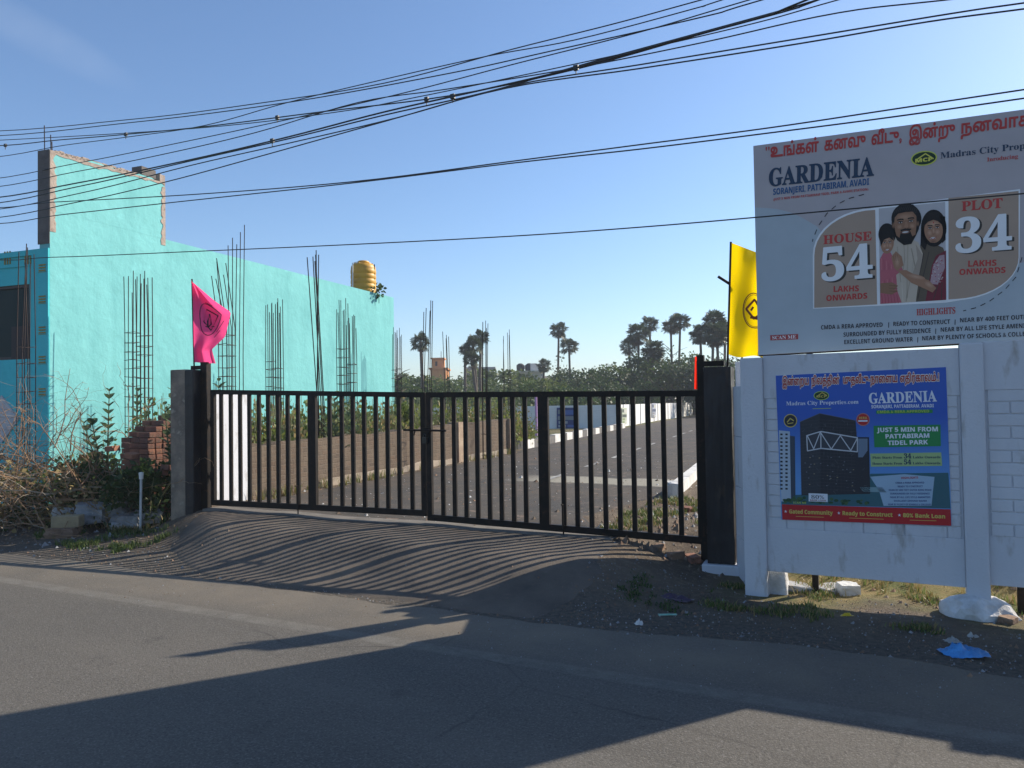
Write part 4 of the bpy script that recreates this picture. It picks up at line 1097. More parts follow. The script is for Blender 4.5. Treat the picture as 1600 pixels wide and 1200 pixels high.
# yellow flag beside the billboard
Yy = 7.55
shape_y = quad_interp(([(1142, 379), (1141, 440), (1139, 500), (1137, 553)], [(1207, 404), (1208, 460), (1206, 520), (1204, 562)]), Yy)
def yel_fn(a, b):
    u, v = shape_y(a, b)
    return P(u, v + 3.0 * math.sin(a * 7) * b, Yy - 0.07 * math.sin(a * 7.5 + b * 2.2) * a ** .5 - 0.035 * math.sin(a * 3 - b * 8 + 1) * a ** .7)
brn = ink((0.10, 0.025, 0.01))
ye = [ring(.58, .53, .27, .155, .010), ring(.58, .53, .245, .14, .005), seg([(.38, .525), (.58, .43), (.78, .525), (.58, .60)], .022, True), seg([(.50, .53), (.55, .50)], .02), seg([(.50, .59), (.66, .59)], .03)]
flag('yellow rectangular flag with a round house emblem beside the billboard', clothmat('yellow_cloth', (0.85, 0.60, 0.0), .55), ((1136, 600), (1142, 378)), Yy, yel_fn, (brn, ye), 'flags on the gate',
     stick=[P(1122, 432, Yy + .02), P(1150, 450, Yy + .02)])
Yr = 7.9
shape_r = quad_interp(([(1086, 557), (1085.5, 580), (1085, 608)], [(1100, 560), (1101, 584), (1100, 609)]), Yr)
flag('small red flag fixed behind the right gate post', clothmat('red_cloth', (0.90, 0.03, 0.012), .6), ((1099, 640), (1099.5, 556)), Yr,
     lambda a, b: P(*shape_r(a, b), Yr - 0.02 * math.sin(a * 6)), None, 'flags on the gate')

# ================================================================== TEAL BUILDING
def teal(name, a, b, stain):
    m, N, L, B = nodes_of(name)
    B.inputs['Roughness'].default_value = 0.9; B.inputs['Specular IOR Level'].default_value = 0.25
    col = mixc(N, L, noise_fac(N, L, 0.55, 0.3, 0.7, 6), a, b)
    col = mixc(N, L, math_(N, L, 'MULTIPLY', noise_fac(N, L, 1.6, 0.50, 0.75, 8, stretch=(1, 1, 0.35)), 0.6), col, stain)
    col = mixc(N, L, math_(N, L, 'MULTIPLY', noise_fac(N, L, 9, 0.60, 0.72, 6), 0.35), col, stain)
    col = mixc(N, L, math_(N, L, 'MULTIPLY', noise_fac(N, L, 2.6, 0.56, 0.78, 6, stretch=(1, 1, .07)), 0.45), col, stain)
    col = mixc(N, L, math_(N, L, 'MULTIPLY', noise_fac(N, L, 0.9, 0.62, 0.68, 7), 0.30), col, tuple(min(1, x * 1.35) for x in a))
    L.new(col, B.inputs['Base Color'])
    bump_(N, L, B, noise_fac(N, L, 2.5, 0.25, 0.75, 8), 0.35, 0.04)
    return m
teal_side = teal('teal_wall_paint', (0.185, 0.500, 0.510), (0.160, 0.450, 0.460), (0.105, 0.340, 0.355))
teal_front = teal('teal_front_blue_shade', (0.085, 0.56, 0.60), (0.075, 0.50, 0.54), (0.06, 0.38, 0.42))  # wall teal again, bluer: the front's skylit shade tinted into the colour
plaster = pmat('bare_plaster', (0.40, 0.33, 0.28), (0.28, 0.23, 0.20), 5, 0.95, 0.7, 25, c3=(0.16, 0.10, 0.08), s3=12)
grey_plaster = pmat('grey_plaster', (0.15, 0.135, 0.125), (0.10, 0.092, 0.088), 4, 0.95, 0.5, 25)
BA = P(78, 390, 12.5); BB = P(615, 465, 23.4)
A2 = Vector((BA.x, BA.y, 0)); B2 = Vector((BB.x, BB.y, 0))
wd = (B2 - A2).normalized(); wn = Vector((-wd.y, wd.x, 0))      # wn points left, into the building
fd = wn                                                        # the front runs along wn
bld = thing('building', 'half built teal building with a tall bare edged wall and long blank side', 'building', A2)
def sp_(s, z, o=0.0): return A2 + wd * s + wn * o + Vector((0, 0, z))
Lw = (B2 - A2).length
ztop = BB.z; z0w = P(78, 328, 12.5).z; zt_w = (ztop + z0w) / 2
mb = MB(); mb.prism([sp_(0, -0.3), sp_(Lw, -0.3), sp_(Lw, ztop), sp_(0, z0w)], wn * 0.23)
mb.build('wall', teal_side, bld, origin=A2)
# the tall wall standing on its front end, with ragged bare edges
s_end = (hit(258, 330, A2, wn) - A2).dot(wd)
zh0 = P(80, 234, 12.5).z; zh1 = (hit(257, 283, A2, wn)).z
mb = MB(); rnd = random.Random(4)
top = [(0.0, zh0)]
for k in range(1, 22):
    s = s_end * k / 22; top.append((s, zh0 + (zh1 - zh0) * k / 22 - 0.02 + rnd.uniform(-0.035, 0.035)))
pend = [(s_end, zh1 - 0.12)]
mb.prism([sp_(0, z0w - 0.004)] + [sp_(s_end, ztop + (z0w - ztop) * (1 - s_end / Lw) - 0.004)] + [sp_(s, z) for s, z in (pend + top[::-1])], wn * 0.225)
mb.build('parapet', teal_side, bld, origin=A2)
mb = MB()                                                       # bare plaster strips along its edges, stepped 6 mm proud
def ragged(pts, w0, axis_fn):
    pass
n_ = 26; vs = []
for k in range(n_ + 1):
    z = z0w - 0.35 + (zh0 - z0w + 0.35) * k / n_
    w_ = 0.10 + 0.05 * nz(k * .9, 2, .7, 3) + 0.02 * rnd.uniform(-1, 1)
    vs += [sp_(-0.001, z, -0.006), sp_(w_, z, -0.006)]
mb.add(vs, [(2*k, 2*k+1, 2*k+3, 2*k+2) for k in range(n_)])
vs = []
for k in range(n_ + 1):
    s = s_end * k / n_; zt_k = zh0 + (zh1 - zh0) * k / n_ - 0.01
    w_ = 0.07 + 0.05 * nz(k * .8, 5, .7, 3)
    vs += [sp_(s, zt_k - w_, -0.007), sp_(s, zt_k - 0.02, -0.007)]
mb.add(vs, [(2*k, 2*k+2, 2*k+3, 2*k+1) for k in range(n_)])
vs = []
for k in range(n_ + 1):
    z = z0w - 0.12 + (zh1 - z0w) * k / n_
    w_ = 0.09 + 0.06 * nz(k * .9, 9, .7, 3)
    vs += [sp_(s_end - w_, z, -0.008), sp_(s_end + 0.001, z, -0.008)]
mb.add(vs, [(2*k, 2*k+1, 2*k+3, 2*k+2) for k in range(n_)])
mb.build('bare_plaster_edge', plaster, bld, origin=A2)
mb = MB()                                                       # top course of rough brick, and the grey end face
mb.prism([sp_(-0.012, z0w - 0.55, -0.0), sp_(-0.012, zh0 + 0.01, -0.0), sp_(-0.012, zh0 + 0.01, 0.26), sp_(-0.012, z0w - 0.55, 0.26)], wd * 0.010)
mb.build('bare_face', grey_plaster, bld, origin=A2)
mb = MB()
for k in range(30):
    s = 0.1 + (s_end - 0.5) * k / 30; z = zh0 + (zh1 - zh0) * s / s_end
    mb.box(sp_(s, z + rnd.uniform(-.015, .012), 0.11), (0.13 * rnd.uniform(.6, 1), 0.20, 0.05 * rnd.uniform(.5, 1.3)), math.atan2(wd.y, wd.x), 0)
mb.box(sp_(s_end - 0.40, zh1 + 0.06, 0.12), (0.34, 0.24, 0.16), math.atan2(wd.y, wd.x), 1)
mb.box(sp_(s_end - 0.06, zh1 - 0.02, 0.12), (0.13, 0.23, 0.26), math.atan2(wd.y, wd.x), 0)
mb.build('brick_coping', [plaster, grey_plaster], bld, origin=A2)
mb = MB()
for s, o, h in ((0.06, 0.05, .28), (0.05, 0.18, .45), (0.14, 0.12, .2)):
    mb.tube([sp_(s, zh0 - .05, o), sp_(s + .01, zh0 + h, o + .02)], 0.008, 5)
mb.build('rebar_stub', rebar_m, bld, origin=A2)
# front: masonry round a window opening, built as butted blocks
zf_top = P(60, 387, 12.5).z
fx = lambda u, v=500: (hit(u, v, A2, wd) - A2).dot(fd)
zfx = lambda u, v: hit(u, v, A2, wd).z
o_w0 = fx(46); o_w1 = o_w0 + 1.5; zw0, zw1 = zfx(40, 561), zfx(40, 444)
FL = 7.5
def fbox(mb, o0, o1, z0, z1, d0, d1, mi=0):
    mb.prism([A2 + fd * o0 + wd * d0 + Vector((0, 0, z0)), A2 + fd * o1 + wd * d0 + Vector((0, 0, z0)), A2 + fd * o1 + wd * d0 + Vector((0, 0, z1)), A2 + fd * o0 + wd * d0 + Vector((0, 0, z1))], wd * (d1 - d0), mi)
mb = MB()
fbox(mb, 0.232, o_w0, -0.3, zf_top, 0.0, 0.22); fbox(mb, o_w1, FL, -0.3, zf_top, 0.0, 0.22)
fbox(mb, o_w0, o_w1, -0.3, zw0, 0.0, 0.22); fbox(mb, o_w0, o_w1, zw1, zf_top, 0.0, 0.22)
mb.build('facade', teal_front, bld, origin=A2)
mb = MB(); fbox(mb, 0.0, 0.37, -0.3, zf_top - .01, -0.035, -0.0025)
mb.build('corner_pier', teal_front, bld, origin=A2)
mb = MB(); zg_ = zfx(60, 413); fbox(mb, 0.375, FL, zg_ - .012, zg_ + .012, -0.02, -0.002)
fbox(mb, 0.375, FL, zf_top - .10, zf_top - .02, -0.03, -0.002)
mb.build('cornice', teal_front, bld, origin=A2)
gold_p = pmat('dull_gold_paint', (0.34, 0.25, 0.05), (0.26, 0.20, 0.06), 6, 0.8)
for v in (419, 468, 516, 562, 612):
    zc = zfx(67, v); mb = MB()
    for dz in (-.045, 0, .045): fbox(mb, 0.05, 0.20, zc + dz - .011, zc + dz + .011, -0.045, -0.035)
    fbox(mb, 0.04, 0.21, zc - .075, zc - .068, -0.041, -0.035)
    mb.build('ornament', gold_p, bld, origin=A2)
for u in (12, 44):
    oc = fx(u); zc = zfx(u, 403); mb = MB()
    for do in (-.06, 0, .06): fbox(mb, oc + do - .012, oc + do + .012, zc - .11, zc + .11, -0.012, -0.001)
    mb.build('ornament', gold_p, bld, origin=A2)
win = MB(); fr_m = pmat('window_brown', (0.045, 0.03, 0.025), None, 6, 0.6)
for (a, b, c, d) in ((o_w0, o_w0 + .05, zw0, zw1), (o_w1 - .05, o_w1, zw0, zw1), (o_w0 + .05, o_w1 - .05, zw1 - .05, zw1), (o_w0 + .05, o_w1 - .05, zw0, zw0 + .05)):
    fbox(win, a, b, c, d, 0.02, 0.08)
wf = win.build('window', fr_m, bld, origin=A2)
mb = MB()
fbox(mb, o_w0 + .05, o_w1 - .05, zw0 + .05, zw1 - .05, 0.05, 0.058)
gm_, N, L, B = nodes_of('opening_shade'); B.inputs['Base Color'].default_value = (0.006, 0.022, 0.022, 1); B.inputs['Roughness'].default_value = 0.5; B.inputs['Specular IOR Level'].default_value = 0.15  # matte dark sheet, colour stands in for the shade inside the open window
pn = mb.build('pane', gm_, None, origin=A2); pn.parent = wf; pn.location = (0, 0, 0)
mb = MB(); fbox(mb, o_w0 + .02, o_w0 + .42, zw0 + .01, zw0 + .55, 0.005, 0.018)
mb.build('shutter', pmat('dark_shutter', (0.03, 0.02, 0.02), None, 5, .7), bld, origin=A2)
mb = MB(); oc = fx(4); zc = zfx(4, 655); rr = 0.40; p_ = [A2 + fd * (oc + a * rr) + wd * -0.02 + Vector((0, 0, zc + b * rr)) for a, b in ((-1, 0), (0, -1), (1, 0), (0, 1))]
mb.prism(p_, wd * 0.018); mb.build('diamond_ornament', pmat('lilac_paint', (0.52, 0.53, 0.55), None, 6, .8), bld, origin=A2)
# roof slab and the rest of the shell
mb = MB()
zrf = zf_top - .40
mb.prism([sp_(0.24, zrf, .235), sp_(Lw, zrf, .235), sp_(Lw, zrf, FL), sp_(0.24, zrf, FL)], Vector((0, 0, .15)))
mb.build('roof', grey_plaster, bld, origin=A2)
mb = MB(); mb.prism([sp_(Lw - .23, -0.3, .235), sp_(Lw - .23, -0.3, FL), sp_(Lw - .23, zrf - .002, FL), sp_(Lw - .23, zrf - .002, .235)], wd * .22)
mb.prism([sp_(.25, -0.3, FL - .23), sp_(Lw - .235, -0.3, FL - .23), sp_(Lw - .235, zrf - .002, FL - .23), sp_(.25, zrf - .002, FL - .23)], wn * .22)
mb.build('wall', teal_side, bld, origin=A2)

# ------------------------------------------------------------------ water tank on the roof
Yt = 22.75
tb_ = P(568, 452, Yt); rad = 19.8 / F_PX * Yt; zt1_ = P(568, 408, Yt).z; zb_ = ztop - 0.29
tank_c = Vector((tb_.x, tb_.y, zb_))
mb = MB(); mb.box((tank_c.x + wn.x * .1, tank_c.y + wn.y * .1, (zrf + .15 + zb_) / 2), (.75, .75, zb_ - zrf - .15), math.atan2(wd.y, wd.x)); mb.build('tank_stand', grey_plaster, bld, origin=A2)
tk = thing('water_tank', 'ochre yellow ribbed plastic water tank on the teal building roof', 'water tank', tank_c)
hT = zt1_ - zb_; prof = [(rad * .97, 0)]; nb = 7
for k in range(nb):
    z0 = hT * .80 * k / nb; z1 = hT * .80 * (k + 1) / nb
    prof += [(rad * .97, z0 + .01), (rad * 1.0, z0 + .03), (rad * 1.0, z1 - .03), (rad * .97, z1 - .01)]
prof += [(rad * .98, hT * .82), (rad * .93, hT * .88), (rad * .72, hT * .93), (rad * .50, hT * .945)]
mb = MB(); mb.lathe(prof, tank_c, 32)
ym = pmat('ochre_plastic', (0.62, 0.33, 0.025), (0.50, 0.26, 0.02), 3, 0.5, c3=(0.38, 0.20, 0.03), s3=6)
mb.build('body', ym, tk, smooth=True, origin=tank_c)
mb = MB(); mb.lathe([(rad * .46, hT * .946), (rad * .46, hT * .985), (rad * .38, hT * 1.0), (.01, hT * 1.005)], tank_c, 28); mb.build('lid', ym, tk, smooth=True, origin=tank_c)
for k in range(10):
    a = 2 * math.pi * k / 10; mb = MB()
    q = tank_c + Vector((math.cos(a), math.sin(a), 0)) * rad
    mb.bar(q * 1 + Vector((0, 0, hT * .80)) - Vector((math.cos(a), math.sin(a), 0)) * .02, q - Vector((math.cos(a), math.sin(a), 0)) * rad * .30 + Vector((0, 0, hT * .94)), .05, .03, Vector((-math.sin(a), math.cos(a), 0)))
    mb.build('lug', ym, tk, origin=tank_c)
mb = MB(); pipe_w = pmat('white_pvc', (0.72, 0.72, 0.70), (0.6, 0.6, 0.57), 4, .5)
a = P(551, 450, Yt - .5); b = P(551, 411, Yt - .5); c_ = P(560, 409, Yt - .45)
mb.tube([Vector((a.x, a.y, zb_)), b, c_], .016, 8); mb.build('pipe', pipe_w, tk, origin=tank_c)
mb = MB(); a = P(585, 450, Yt - .1); b = P(585, 413, Yt - .1); mb.tube([Vector((a.x, a.y, zb_)), b], .014, 8); mb.build('pipe', black_metal, tk, origin=tank_c)
green_a = leafmat('leaf_mid', (0.095, 0.145, 0.036), (0.058, 0.098, 0.024), 1.2)
green_b = leafmat('leaf_dark', (0.055, 0.090, 0.030), (0.034, 0.062, 0.020), 0.9)
green_c = leafmat('leaf_light', (0.165, 0.20, 0.06), (0.10, 0.14, 0.036), 1.4)
green_grey = leafmat('leaf_grey', (0.12, 0.16, 0.09), (0.07, 0.11, 0.055), 2.0)
straw = leafmat('dry_straw', (0.36, 0.28, 0.12), (0.22, 0.17, 0.07), 2.0, .25)
rnd = random.Random(21)
for k, (u, v, s, lab) in enumerate(((592, 455, .30, 'small leafy plant growing on the roof right of the yellow tank'), (546, 449, .12, 'tiny sprig growing on the roof edge left of the yellow tank'))):
    q = P(u, v, Yt - .35); q.z = min(q.z, ztop) - .1; mb = MB(); cloud(mb, rnd, 70, (q.x, q.y, q.z + s * .6), (s * .7, s * .5, s * .6), .10)
    rt = thing('roof_plant', lab, 'plant', q, 'plants sprouting on the roof'); mb.build('foliage', green_b, rt, origin=q)
    mb = MB(); mb.tube([(q.x, q.y, q.z - .2), (q.x, q.y, q.z + s)], .01, 5); mb.build('stem', stem_green, rt, origin=q)

# ================================================================== REBAR CAGES on the plot
rnd = random.Random(9)
def cage(u0, u1, vtop, Y, label, n=8, zone=0.65, spread=0.0, lean=0.0, ties=True, seed=0, tie_from=0.0, dz=0.16, longer=()):
    r_ = random.Random(seed)
    a, b = P(u0, 620, Y), P(u1, 620, Y); c = (a + b) / 2; w_ = (b - a).length * .80
    zg = ground_z(c.x, c.y); zt_ = P((u0 + u1) / 2, vtop, Y).z
    root = thing('rebar_column', label, 'rebar', (c.x, c.y, zg), 'bare reinforcement columns on the plot')
    hh = w_ / 2
    zl = zg + (zt_ - zg) * zone
    per = [(-1,-1),(0,-1),(1,-1),(1,1),(0,1),(-1,1),(1,0),(-1,0)][:n]
    ori = math.atan2(wd.y, wd.x) + r_.uniform(-.08, .08)
    cs_, sn_ = math.cos(ori), math.sin(ori)
    for k, (x, y) in enumerate(per):
        X, Y_ = x * hh * cs_ - y * hh * sn_, x * hh * sn_ + y * hh * cs_
        e_ = spread * w_; tx, ty = X * (1 + e_ * 0) + r_.uniform(-1, 1) * e_ + lean, Y_ + r_.uniform(-1, 1) * e_
        zk = zt_ - r_.uniform(0, .14) * (zt_ - zg) * .7
        if k in longer: zk = zt_
        mb = MB(); mb.tube([(c.x + X, c.y + Y_, zg - .1), (c.x + X + r_.uniform(-.005, .005), c.y + Y_, zl), (c.x + tx, c.y + ty, zk)], 0.0070 if Y < 16 else .0085, 5)
        mb.build('bar', rebar_m, root, origin=(c.x, c.y, zg))
    if ties:
        z = zg + .1 + (zl - zg) * tie_from
        mb = MB()
        while z < zl:
            rr = hh + .008; q = [(c.x + x * rr * cs_ - y * rr * sn_, c.y + x * rr * sn_ + y * rr * cs_, z + r_.uniform(-.012, .012)) for x, y in ((-1,-1),(1,-1),(1,1),(-1,1),(-1,-1))]
            for i in range(4): mb.tube([q[i], q[i+1]], 0.0055 if Y < 16 else .007, 4, caps=False)
            z += dz * r_.uniform(.85, 1.2)
        mb.build('stirrup', rebar_m, root, origin=(c.x, c.y, zg))
    return root
for args in (
    (30, 52, 378, 11.7, 'rebar column in front of the blue building front', 6, .62, .25, 0, True, 1, .05, .21),
    (198, 217, 422, 13.0, 'rebar column left of a close pair, behind the brick stack', 6, .72, .1, 0, True, 2),
    (216, 236, 416, 12.4, 'rebar column right of a close pair, behind the brick stack', 8, .74, .1, 0, True, 3),
    (344, 366, 400, 12.1, 'rebar column behind the pink flag, its bars leaning left', 6, .70, .25, -.12, True, 4),
    (354, 378, 345, 12.6, 'tallest rebar bundle, standing loose behind the pink flag', 5, .5, .15, .02, False, 5),
    (417, 430, 468, 14.6, 'thinner rebar column of the pair left of the crossing bars', 6, .68, .08, 0, True, 6),
    (428, 442, 465, 13.9, 'nearer rebar column of the pair left of the crossing bars', 8, .66, .1, 0, True, 7),
    (528, 544, 464, 17.4, 'taller rebar column of the pair under the yellow tank', 8, .70, .1, 0, True, 9, 0, .2),
    (543, 557, 490, 17.0, 'shorter rebar column of the pair under the yellow tank', 8, .68, .1, 0, True, 10, 0, .2),
    (613, 621, 510, 21.6, 'thin rebar column at the far corner of the teal building', 5, .68, .08, 0, True, 11, 0, .2),
    (620, 628, 510, 22.2, 'dark rebar column just past the far corner of the teal building', 5, .72, .08, 0, True, 12, 0, .2),
    (658, 674, 464, 16.2, 'rebar bundle standing in front of the lone palm', 5, .5, .12, .06, True, 13, 0, .4),
    (692, 703, 510, 19.5, 'rebar bundle between the lone palm and the palm trio', 4, .5, .2, -.03, False, 14),
    (752, 761, 498, 19.5, 'rebar bundle crossing the palm trio', 5, .45, .1, .04, True, 15, 0, .5),
    (785, 798, 512, 23.0, 'rightmost rebar bundle, alone against the sky', 5, .5, .2, 0, True, 16, 0, .5)):
    cage(*args)
# the leaning, crossing bars
c = P(500, 640, 14.0); zg = ground_z(c.x, c.y)
root = thing('rebar_column', 'rebar bundle whose long bars cross and lean apart', 'rebar', (c.x, c.y, zg), 'bare reinforcement columns on the plot')
for (ub, ut, vt, Y) in ((497, 480, 402, 14.0), (502, 489, 401, 14.1), (498, 494, 391, 14.0), (505, 492, 408, 13.9), (495, 498, 398, 14.1), (507, 493, 398, 14.2)):
    a = P(ub, 640, Y); b = P(ut, vt, Y); mb = MB()
    mb.tube([(a.x, a.y, zg - .1), a, b], .0095, 5); mb.build('bar', rebar_m, root, origin=(c.x, c.y, zg))
mb = MB()
for k in range(7):
    z = zg + .25 + k * .14; q = [Vector((c.x + x * .11, c.y + y * .1, z)) for x, y in ((-1,-1),(1,-1),(1,1),(-1,1),(-1,-1))]
    for i in range(4): mb.tube([q[i], q[i+1]], .007, 4, caps=False)
mb.build('stirrup', rebar_m, root, origin=(c.x, c.y, zg))

# ================================================================== LOW BRICK WALL beside the drive
def brick_mat(name, c1, c2, mortar, scale=1.0, smear=(0.30, 0.25, 0.20)):
    m, N, L, B = nodes_of(name)
    B.inputs['Roughness'].default_value = 0.95; B.inputs['Specular IOR Level'].default_value = .2
    tc = N.new('ShaderNodeTexCoord'); mp = N.new('ShaderNodeMapping'); L.new(tc.outputs['Object'], mp.inputs[0])
    sx = N.new('ShaderNodeSeparateXYZ'); L.new(mp.outputs[0], sx.inputs[0])
    cb = N.new('ShaderNodeCombineXYZ'); L.new(math_(N, L, 'ADD', sx.outputs[0], sx.outputs[1]), cb.inputs[0]); L.new(sx.outputs[2], cb.inputs[1])
    bt = N.new('ShaderNodeTexBrick'); L.new(cb.outputs[0], bt.inputs['Vector'])
    bt.inputs['Scale'].default_value = scale; bt.inputs['Brick Width'].default_value = .22; bt.inputs['Row Height'].default_value = .082; bt.inputs['Mortar Size'].default_value = .009
    bt.inputs['Color1'].default_value = c1 + (1,); bt.inputs['Color2'].default_value = c2 + (1,); bt.inputs['Mortar'].default_value = mortar + (1,)
    bt.inputs['Mortar Smooth'].default_value = .4
    col = mixc(N, L, math_(N, L, 'MULTIPLY', noise_fac(N, L, 2.2, .34, .62, 8), .92), bt.outputs[0], smear)
    col = mixc(N, L, math_(N, L, 'MULTIPLY', noise_fac(N, L, 3.0, .52, .72, 6, stretch=(1, 1, .25)), .7), col, (0.10, 0.075, 0.055))
    col = mixc(N, L, math_(N, L, 'MULTIPLY', noise_fac(N, L, 11, .5, .75, 5), .6), col, (0.09, 0.06, 0.045))
    L.new(col, B.inputs['Base Color'])
    h = math_(N, L, 'ADD', math_(N, L, 'MULTIPLY', bt.outputs['Fac'], -1.0), noise_fac(N, L, 30, .2, .8))
    bump_(N, L, B, h, .7, .012)
    return m
W0 = P(390, 740, 11.55); W1 = P(798, 690, 21.9); w0 = Vector((W0.x, W0.y, 0)); w1 = Vector((W1.x, W1.y, 0))
bd = (w1 - w0).normalized(); bnr = Vector((-bd.y, bd.x, 0)); BL_ = (w1 - w0).length
bw = thing('brick_wall', 'low weathered brick wall beside the drive with weeds behind it', 'wall', w0)
bw.rotation_euler = (0, 0, math.atan2(bd.y, bd.x))
def bwobj(mb, name, mat, **k):
    o = mb.build(name, mat, **k); o.parent = bw; return o
mb = MB(); n_ = 60; vt_ = []
rnd = random.Random(2)
for k in range(n_ + 1):
    x = BL_ * k / n_; zt_ = P(390, 697, 11.55).z + (P(798, 655, 21.9).z - P(390, 697, 11.55).z) * k / n_ + rnd.uniform(-.03, .03)
    vt_.append((x, zt_))
vs = []
for x, z in vt_: vs += [(x, 0, 0.05), (x, 0, z), (x, .23, z), (x, .23, 0.05)]
mb.add(vs, [f for k in range(n_) for f in ((4*k, 4*k+4, 4*k+5, 4*k+1), (4*k+1, 4*k+5, 4*k+6, 4*k+2), (4*k+2, 4*k+6, 4*k+7, 4*k+3))] + [(4*n_, 4*n_+3, 4*n_+2, 4*n_+1), (0, 1, 2, 3)])
bwobj(mb, 'brickwork', brick_mat('old_bricks', (0.135, 0.092, 0.066), (0.080, 0.062, 0.050), (0.160, 0.130, 0.102), smear=(0.150, 0.120, 0.090)))
mb = MB(); vs = []
for k in range(n_ + 1):
    x = BL_ * k / n_; h = .40 + .18 * sstep(0, BL_ * .5, x) * 0 + .07 * nz(x, 1, .8, 4) + .03 * nz(x, 1, 4, 4)
    if x < 1.8: h = .26
    vs += [(x, -.012, .05), (x, -.012, h), (x, 0.0, h + .006)]
mb.add(vs, [f for k in range(n_) for f in ((3*k, 3*k+3, 3*k+4, 3*k+1), (3*k+1, 3*k+4, 3*k+5, 3*k+2))])
bwobj(mb, 'plaster_base', pmat('buff_render', (0.33, 0.275, 0.215), (0.21, 0.17, 0.13), 4, .95, .5, 30))
for x in (BL_ - 3.6, BL_ - .14):
    mb = MB(); mb.box((x, .06, .62), (.26, .30, 1.24), 0); bwobj(mb, 'pier', pmat('buff_plaster', (0.36, 0.28, 0.20), (0.24, 0.17, 0.12), 4, .95, .5))
# tall white wall end between pillar and brick wall
a = Vector((-4.25, 10.72, 0)); b = w0 - bd * 0.02; d = (b - a).normalized(); nn_ = Vector((-d.y, d.x, 0))
mb = MB(); ztw = P(350, 614, 11.2).z
mb.prism([a + Vector((0, 0, .1)), b + Vector((0, 0, .1)), b + Vector((0, 0, ztw)), a + Vector((0, 0, ztw))], nn_ * .10)
tag(mb.build('white_wall', white_paint, bevel=.008, origin=a), 'short bright white wall stub just inside the left gate pillar', 'wall')

# ================================================================== FAR WHITE WALL round the plots
far_paint = pmat('far_white_paint', (0.72, 0.72, 0.71), (0.60, 0.60, 0.59), .8, .9, .2, 10)
WC = P(963, 673, 42); FWL = P(805, 685, 34.5); 
cw = Vector((WC.x, WC.y, 0)); zct = P(963, 633, 42).z
fd2 = Vector((-1, -0.06, 0)).normalized(); leftlen = 22.0
cwt = thing('compound_wall', 'long white panelled wall along the far side of the drive, turning at a corner', 'wall', cw)
dr_dir = (XY(-18.2, 80) - XY(-10.75, 34.6)).normalized()
seg_ = [(cw, fd2, leftlen, 2.1), (cw, dr_dir, 60.0, 2.1)]
for (a, d, L_, pl_) in seg_:
    n_ = int(L_ / pl_)
    mbp = None
    for k in range(n_ + 1):
        q = a + d * (k * pl_); zg = ground_z(q.x, q.y) - .1
        if not (k == 0 and d is dr_dir):
            mb = MB(); mb.box((q.x, q.y, (zg + zct + .02) / 2), (.14, .14, zct + .02 - zg), math.atan2(d.y, d.x)); mb.build('post', far_paint, cwt, origin=q)
        if k < n_:
            q2 = a + d * ((k + .5) * pl_); mb = MB(); hh = (zct - .03 - zg - .05) / 4
            for r_ in range(4):
                mb.box((q2.x, q2.y, zg + .1 + hh * (r_ + .5)), (pl_ - .145, .05, hh - .003), math.atan2(d.y, d.x))
            mb.build('panel', far_paint, cwt, origin=q2)
# small posters on that wall, each with a plain picture block
def small_poster(u0, v0, u1, v1, on, label, cols):
    a0, d0 = on; nn = Vector((d0.y, -d0.x, 0))
    if nn.y > 0: nn = -nn
    pts = [hit(u, v, a0 + nn * .085, nn) for u, v in ((u0, v0), (u1, v0), (u1, v1), (u0, v1))]
    c = sum(pts, Vector()) / 4
    root = thing('poster', label, 'poster', c, 'small posters on the far wall')
    mb = MB(); mb.prism(pts, -nn * .015); mb.build('backing', cols[0], root, origin=c)
    mb = MB(); L1 = lambda a, b: pts[0].lerp(pts[1], a).lerp(pts[3].lerp(pts[2], a), b) + nn * .004
    for (x0, y0, x1, y1, ci) in ((.05, .42, .95, .60, 1), (.1, .66, .6, .78, 2), (.45, .12, .92, .34, 3), (.06, .1, .38, .3, 1), (.08, .84, .5, .96, 2), (.6, .84, .95, .95, 3)):
        mb.add([L1(x0, y1), L1(x1, y1), L1(x1, y0), L1(x0, y0)], [(0, 1, 2, 3)], ci)
    mb.build('printed_face', cols, root, origin=c)
small_poster(870, 637, 898, 669, (cw, fd2), 'dark blue poster on the shaded part of the far white wall', [ink((0.02, 0.045, 0.16)), ink((0.16, 0.2, 0.22)), ink((0.3, 0.34, 0.36)), ink((0.05, 0.12, 0.35))])
small_poster(972, 637, 979.5, 662, (cw, dr_dir), 'pale green poster just past the corner on the sunlit part of the far white wall', [ink((0.42, 0.46, 0.36)), ink((0.06, 0.08, 0.07)), ink((0.2, 0.25, 0.12)), ink((0.5, 0.5, 0.45))])
small_poster(1019, 630, 1025, 652, (cw, dr_dir), 'thin bluish poster further along the sunlit part of the far white wall', [ink((0.35, 0.38, 0.45)), ink((0.06, 0.08, 0.14)), ink((0.2, 0.2, 0.2)), ink((0.5, 0.5, 0.45))])
# lilac pipe standing by the wall, and a soil bank below it
q = P(838.5, 690, 33.2); q.z = ground_z(q.x, q.y); zt_ = P(838.5, 618, 33.2).z; mb = MB()
mb.tube([q, (q.x, q.y, zt_)], .055, 10); tag(mb.build('vent_pipe', pmat('lilac_pipe', (0.50, 0.26, 0.52), None, 3, .5), origin=q), 'lilac pipe standing upright in front of the far white wall', 'pipe')

